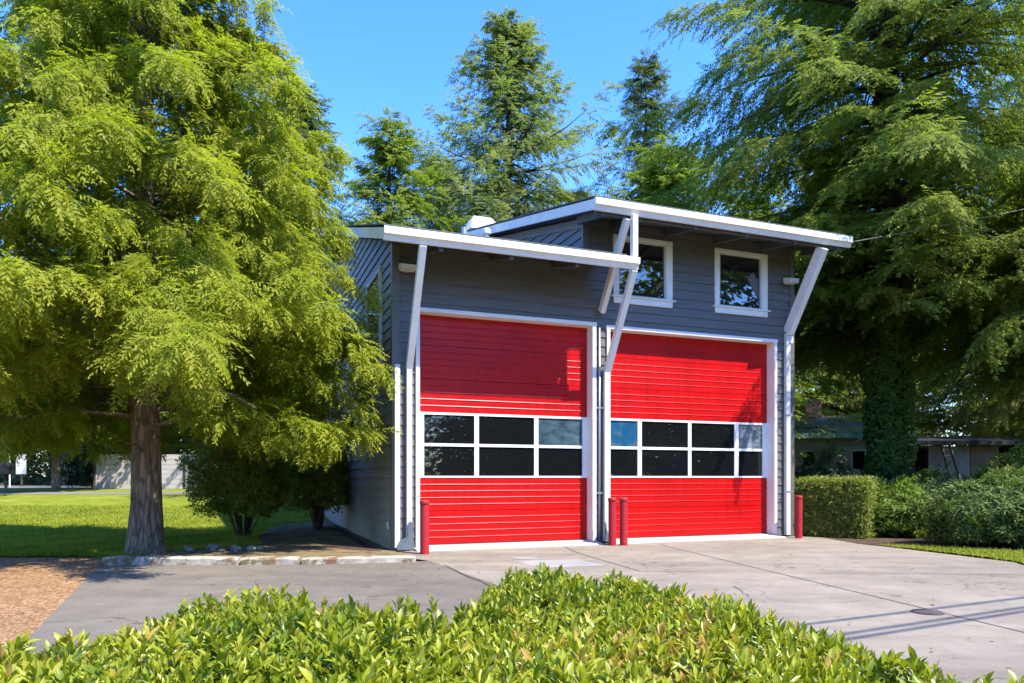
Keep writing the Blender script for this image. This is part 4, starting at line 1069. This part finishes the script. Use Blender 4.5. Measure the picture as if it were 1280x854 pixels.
# ivy on the giant trunk
ri = np.random.default_rng(9); n = 5200
a = ri.uniform(0, 2 * PI, n); z = ri.uniform(0, 6.6, n); r = .54 + .07 * np.sin(a * 3 + z * 1.3) + .04 * np.sin(z * 4 + a) + ri.uniform(-.03, .1, n)
P = np.stack([r * np.cos(a), r * np.sin(a), z], -1)
D = np.stack([np.cos(a), np.sin(a), np.full(n, -.15)], -1) + ri.normal(0, .3, (n, 3))
V, F, Tn = scatter(T_IVY, P, rot_from(D, ri.normal(0, .5, (n, 3)) + np.array([0, 0, 1.])), ri.uniform(.8, 1.3, n), np.full(n, .4), ri, .2)
tag(link_mesh('ivy', np_mesh('ivy', V, F, M['ivy'], Tn), None, (11.5, 22, gzf(11.5, 22))), 'dense dark ivy wrapped round the giant trunk from the ground up', 'ivy')

# small maples on the far lawn
def maple(seed, h, R):
    rng = np.random.default_rng(seed); mb = MB(); blobs = []
    th = h * .22
    mb.tube([(0, 0, -.1), (.02, 0, .1), (0, .02, th * .6), (.03, 0, th)], [.24, .19, .165, .15], 12)
    for i in range(7):
        a_ = i * 2.4 + rng.normal(0, .3); e = rng.uniform(.35, 1.0)
        q = R * rng.uniform(.45, .85) * (1.1 - e * .4); zt = th + (h - th) * e * .8
        mb.tube([(.02, 0, th * .9), (q * .35 * math.cos(a_), q * .35 * math.sin(a_), th + (zt - th) * .55), (q * math.cos(a_), q * math.sin(a_), zt)], [.10, .07, .02], 7, cap=False)
        blobs.append(((q * math.cos(a_), q * math.sin(a_), zt), (R * .5, R * .5, h * .12), 420))
        blobs.append(((q * .9 * math.cos(a_ + .5), q * .9 * math.sin(a_ + .5), zt - h * .16), (R * .42, R * .42, h * .08), 260))
    me = bpy.data.meshes.new('trunk'); me.from_pydata(mb.v, [], mb.f); me.materials.append(M['bark']); me.polygons.foreach_set('use_smooth', [True] * len(me.polygons))
    return leafy('crown', rng, blobs, T_BRD, M['maple'], 1.3, .6, .4, zmin=.8), me
mp = maple(81, 8.5, 3.6)
MK = 'small maples on the far lawn'
plant_tree('maple_tree', mp, (-20.6, 32.5, gzf(-20.6, 32.5)), 0, 'small maple with a forked pale trunk left of the plank fence', 'tree', MK)
plant_tree('maple_tree', mp, (-20.9, 28.8, gzf(-21, 28.8)), 2.2, 'small maple cut by the left edge of the view', 'tree', MK, .9)
shrub('laurel_shrub', 83, (-21.6, 37.5, gzf(-22, 37)), mound(1.5, 3.2, 900), T_BRD, M['darkleaf'], 1.2, 'tall dark shrub in shade left of the plank fence', None, 10, .03)

# grass blades on the lawns
def blades(name, n, xr, yr, inside, seed, h=.06, w_=.011):
    r = np.random.default_rng(seed)
    x = r.uniform(*xr, n); y = yr[0] + (yr[1] - yr[0]) * r.random(n) ** 1.6
    k = inside(x, y); x, y = x[k], y[k]; n = len(x)
    z = gz(x, y); a = r.uniform(0, 6.28, n); l = h * r.uniform(.5, 1.3, n); ln = r.normal(0, .45, (n, 2)) * l[:, None]
    dx, dy = np.cos(a) * w_, np.sin(a) * w_
    V = np.stack([np.stack([x - dx, y - dy, z], -1), np.stack([x + dx, y + dy, z], -1), np.stack([x + ln[:, 0], y + ln[:, 1], z + l], -1)], 1).reshape(-1, 3)
    F = np.arange(n * 3).reshape(-1, 3)
    tn = np.clip(.55 + .25 * np.sin(x * 1.1 + y * .6) * np.sin(y * .9 - x * .4) + .15 * np.sin(x * 3.3 - y * 2.1) + r.normal(0, .2, n), 0, 1)
    return tag(link_mesh(name, np_mesh(name, V, F, M['grass'], np.repeat(tn, 3))), kind='stuff')
BD = np.array(bed)
def in_lawn(x, y):
    k = inl(x, y); P = np.stack([x, y], -1)
    return k & (poly_dist(P, BD) < .02)
blades('grass', 130000, (-24, -2), (12.25, 25.3), in_lawn, 4)
VG = np.array([(7.28, 14.35), (7.62, 13.4), (8.0, 12.1), (8.15, 10.9), (8.3, 9.0), (14, 8.4), (14, 10.9), (10.3, 12.35), (8.7, 13.4), (7.7, 14.2)])
blades('grass', 30000, (7.2, 12), (8.5, 14.4), lambda x, y: poly_dist(np.stack([x, y], -1), VG) > -.14 * np.random.default_rng(3).random(len(x)) ** 2, 5)

# field stones by the kerb
rs_ = random.Random(12)
STN = ['whitish stone', 'rounded brown stone', 'flat grey stone', 'small dark stone', 'pale cracked stone', 'largest grey stone', 'tan lump of stone', 'low mossy stone', 'bluish stone', 'small round pebble-like stone']
WHERE = ['at the trunk end of the pile', 'leaning on the whitish one', 'in the front row of the pile', 'tucked at the back of the pile', 'in the middle of the pile', 'that tops the pile', 'in front of the largest one', 'at the right end of the pile', 'behind the mossy one', 'rolled off toward the shrubs']
for i in range(10):
    x = -6.0 + i * .15 + rs_.uniform(-.05, .05); y = 13.25 + rs_.uniform(-.28, .28); r = rs_.uniform(.045, .085)
    bm_v = []; mb = MB(); nl, nk = 6, 9
    for a_ in range(nl + 1):
        th = PI * a_ / nl
        for b_ in range(nk):
            ph = 2 * PI * b_ / nk; q = r * (1 + rs_.uniform(-.16, .16))
            bm_v.append((q * math.sin(th) * math.cos(ph) * 1.2, q * math.sin(th) * math.sin(ph), q * math.cos(th) * .75 + r * .45))
    fs_ = [(a_ * nk + b_, (a_ + 1) * nk + b_, (a_ + 1) * nk + (b_ + 1) % nk, a_ * nk + (b_ + 1) % nk) for a_ in range(nl) for b_ in range(nk)]
    mb.add(bm_v, fs_)
    o = mb.build('stone', M['stone'], None, (x, y, .01), rs_.uniform(0, 6), smooth=False)
    tag(o, STN[i] + ' ' + WHERE[i] + ' beside the big trunk', 'stone', 'stones piled behind the kerb')

# ------------------------------------------------------------------ background buildings and small things
M['tan'] = M_plain('tan_board_siding', (0.46, 0.42, 0.29), 0.7, 0.1, 3)
M['tealtrim'] = M_plain('teal_fascia_paint', (0.14, 0.32, 0.25), 0.5, 0.1, 3)
M['shingle'] = M_plain('brown_shingles', (0.12, 0.10, 0.09), 0.9, 0.35, 14)
M['brick'] = M_plain('brown_brick', (0.25, 0.13, 0.10), 0.85, 0.35, 12)
M['cream'] = M_plain('cream_trim_paint', (0.6, 0.57, 0.48), 0.5, 0.08, 3)
M['shedwood'] = M_plain('weathered_dark_wood', (0.075, 0.06, 0.05), 0.9, 0.4, 8, stretch=(1, 1, .2))
M['plywood'] = M_plain('grey_weathered_panel', (0.20, 0.195, 0.18), 0.8, 0.25, 2)
M['brownpanel'] = M_plain('brown_panel', (0.17, 0.11, 0.075), 0.8, 0.3, 3)
M['fencewood'] = M_plain('pinkish_grey_fence_boards', (0.46, 0.40, 0.37), 0.85, 0.14, 4, stretch=(.4, 1, 3))
h_ = empty('tan_house', (13.0, 33.5, .3)); tag(h_, 'low tan house with teal fascia and brown roof behind the ivy trunk', 'house')
mb = MB(); z = 0
while z < 2.85:
    mb.add([(-1.5, -.02, z), (4.4, -.02, z), (4.4, -.002, z + .2), (-1.5, -.002, z + .2)], [(0, 1, 2, 3)]); mb.add([(-1.5, 0, z), (4.4, 0, z), (4.4, -.02, z), (-1.5, -.02, z)], [(0, 1, 2, 3)]); z += .2
mb.box(-1.5, 4.4, .002, 7, -.3, 2.9); mb.build('wall', M['tan'], h_)
mb = MB(); mb.add([(-2.2, -.8, 2.92), (5.0, -.8, 2.92), (5.0, 7.8, 2.92), (-2.2, 7.8, 2.92), (-2.2, -.8, 3.02), (5.0, -.8, 3.02), (5.0, 7.8, 3.02), (-2.2, 7.8, 3.02), (-2.2, 3.5, 4.2), (5.0, 3.5, 4.2)], [(3, 2, 1, 0), (4, 5, 9, 8), (7, 8, 9, 6), (4, 8, 7), (5, 6, 9), (0, 1, 5, 4), (1, 2, 6, 5), (2, 3, 7, 6), (3, 0, 4, 7)])
rf = mb.build('roof', M['shingle'], h_)
MB().box(1.9, 2.7, 3.0, 3.7, 3.2, 5.0).build('chimney', M['brick'], rf)
MB().box(-2.2, 5.0, -.84, -.803, 2.84, 3.06).build('fascia', M['tealtrim'], h_)
for (x0, x1, z0, z1) in ((2.75, 3.45, 1.35, 2.35), (.45, 1.15, 1.5, 2.3)):
    wn = MB().box(x0, x1, -.06, -.021, z0, z1).build('window', M['cream'], h_)
    MB().box(x0 + .07, x1 - .07, -.07, -.061, z0 + .07, z1 - .07).build('pane', M['glass'], wn)
MB().box(1.4, 1.95, -.06, -.021, 0, 2.3).build('door', M['brownpanel'], h_)
mb = MB(); mb.tube([(2.9, -.8, 2.86), (2.75, -.75, 2.75), (2.42, -.08, 2.5), (2.42, -.08, .0)], .045, 8); mb.build('downspout', M['cream'], h_)
h2 = empty('far_house', (24.5, 55, .6)); tag(h2, 'pale roofed far house glimpsed between the chimney and the ivy trunk', 'house')
MB().box(-2, 3.5, 0, 6, -.3, 4.6).build('wall', M['tan'], h2)
mb = MB(); mb.add([(-2.5, -.7, 4.6), (4, -.7, 4.6), (4, 3, 5.7), (-2.5, 3, 5.7), (4, 6.7, 4.6), (-2.5, 6.7, 4.6)], [(0, 1, 2, 3), (3, 2, 4, 5), (0, 3, 5), (1, 4, 2), (5, 4, 1, 0)]); mb.build('roof', M['cream'], h2)
MB().box(-.6, .9, -.05, -.003, 3.2, 4.2).build('window', M['glass'], h2)
sh = empty('garden_shed', (15.1, 27.0, gzf(15, 27))); tag(sh, 'dark weathered shed with panels in deep shade behind the ladder', 'shed')
for bx in ((-.3, 0, 0, .12, 0, 2.2), (0, 4.0, 2.4, 2.5, -.1, 2.2), (3.9, 4.0, 0, 2.397, -.1, 2.2)): MB().box(*bx).build('wall', M['shedwood'], sh)
mb = MB(); mb.add([(-.6, -.5, 2.2), (4.4, -.5, 2.2), (4.4, 2.8, 2.55), (-.6, 2.8, 2.55), (-.6, -.5, 2.36), (4.4, -.5, 2.36), (4.4, 2.8, 2.7), (-.6, 2.8, 2.7)], [(3, 2, 1, 0), (4, 5, 6, 7), (0, 1, 5, 4), (1, 2, 6, 5), (2, 3, 7, 6), (3, 0, 4, 7)]); mb.build('roof', M['slot_shade'], sh)  # roof coloured near-black: its shade is put into the colour
MB().box(.55, 2.1, .05, .1, 0, 2.18).build('grey_panel', M['plywood'], sh); MB().box(2.14, 3.2, .06, .1, 0, 2.18).build('brown_panel', M['brownpanel'], sh)
ld = empty('ladder', (16.35, 26.55, gzf(16.3, 26.5)), math.radians(6)); tag(ld, 'dark wooden ladder leaning against the shed roof edge', 'ladder')
for s_ in (-.21, .21):
    mb = MB(); mb.beam((s_, -.35, 0), (s_ * .75 - .40, .0, 2.25), .05, .08); mb.build('rail', M['shedwood'], ld)
for k in range(9):
    q = .1 + k * .1; c_ = -.40 * q
    mb = MB(); mb.tube([(-.21 * (1 - .25 * q) + c_, -.35 + .35 * q, 2.25 * q), (.21 * (1 - .25 * q) + c_, -.35 + .35 * q, 2.25 * q)], .02, 6); mb.build('rung', M['shedwood'], ld)
fn = empty('plank_fence', (-19.8, 34.2, gzf(-17, 34))); tag(fn, 'pinkish grey horizontal plank fence behind the lawn at the left', 'fence')
for k in range(7): MB().box(0, 6.3, 0, .04, .02 + k * .235, .02 + k * .235 + .222).build('plank', M['fencewood'], fn)
for x in (-.06, 2.05, 4.2, 6.3): MB().box(x, x + .09, -.05, .06, -.2, 1.75).build('post', M['shedwood'], fn)
mbx = empty('drop_box', (-26.0, 37, gzf(-26, 37))); tag(mbx, 'dark rounded drop box on a post at the left edge by the parking lane', 'box')
MB().box(-.05, .05, -.05, .05, 0, .75).build('post', M['shedwood'], mbx)
mb = MB(); mb.prism([(-.28, .70), (.28, .70), (.28, 1.15), (.18, 1.32), (-.18, 1.32), (-.28, 1.15)], lambda a, b, t: (a, t, b), .2, -.2); mb.build('body', M['cable'], mbx, bevel=.03)
sg_ = empty('sign_post', (-28.6, 42, gzf(-28, 42))); tag(sg_, 'pale blank sign panel on a post beside the parking lane', 'sign')
MB().box(-.04, .04, -.04, .04, 0, .9).build('post', M['shedwood'], sg_); MB().box(-.3, .3, -.06, -.041, .75, 1.9).build('panel', M['offwhite'], sg_)
mb = MB(); mb.tube([(0, 0, 0), (0, 0, 2.3)], .04, 8); o = mb.build('pole', M['white'], None, (-29.3, 42, gzf(-29, 42))); tag(o, 'thin white pole left of the pale sign panel', 'pole')

# service wire from the roof corner, and the street cables overhead that shade the driveway
def cable(name, a, b, sag, r, m, label, cat, group=None):
    a, b = Vector(a), Vector(b); mb = MB()
    mb.tube([a.lerp(b, i / 14) - Vector((0, 0, sag * 4 * (i / 14) * (1 - i / 14))) for i in range(15)], r, 6)
    return tag(mb.build(name, m, None), label, cat, group)
pr = W(9.72, -1.15, 6.45)
cable('service_wire', pr, (24, 21, 11.6), .25, .006, M['wire'], 'thin grey service wire running right from the upper roof corner', 'wire')
sv = -LDIR / LDIR.z * -1.0
for i, ((a, b), zc, lab) in enumerate(((((2.80, 6.64), (5.72, 8.05)), 7.4, 'street cable overhead, farther from its pair'), (((2.97, 6.08), (5.14, 7.23)), 7.2, 'street cable overhead, lower one of the close pair'), (((3.08, 6.30), (5.20, 7.40)), 7.6, 'street cable overhead, upper one of the close pair'))):
    a = Vector((*a, 0)); b = Vector((*b, 0)); d_ = (b - a).normalized()
    off = -LDIR * (zc / -LDIR.z)
    cable('street_cable', a + off - d_ * 16, b + off + d_ * 22, 0.0, .027, M['cable'], lab, 'cable', 'street cables over the driveway')

# a few fallen leaves on the paving
rf_ = np.random.default_rng(15); n = 260
x = rf_.uniform(-5.5, 6.5, n); y = 4.5 + 9.5 * rf_.random(n); P = np.stack([x, y], -1)
k = (poly_dist(P, BED) < -.02) & (y < 12.0 + .3 * x) & (y < 11.0 + .38 * np.maximum(x + 1, 0)); P = P[k]; n = len(P)
tl, tf = leaf_t(1.0, .42, .3, .3, 2)
V, F, Tn = scatter([(tl, tf, np.zeros(len(tl)))], np.concatenate([P, np.full((n, 1), .017)], 1), rot_from(rf_.normal(0, 1, (n, 3)) * np.array([1, 1, .12]), np.array([0, 0, 1.]) + rf_.normal(0, .25, (n, 3))), rf_.uniform(.025, .06, n), rf_.uniform(.55, 1, n), rf_, .1)
M['litter'] = M_leaf('dry_leaf', (0.10, 0.11, 0.03), (0.24, 0.15, 0.07), .2)
tag(link_mesh('leaf_litter', np_mesh('leaf_litter', V, F, M['litter'], Tn)), kind='stuff')
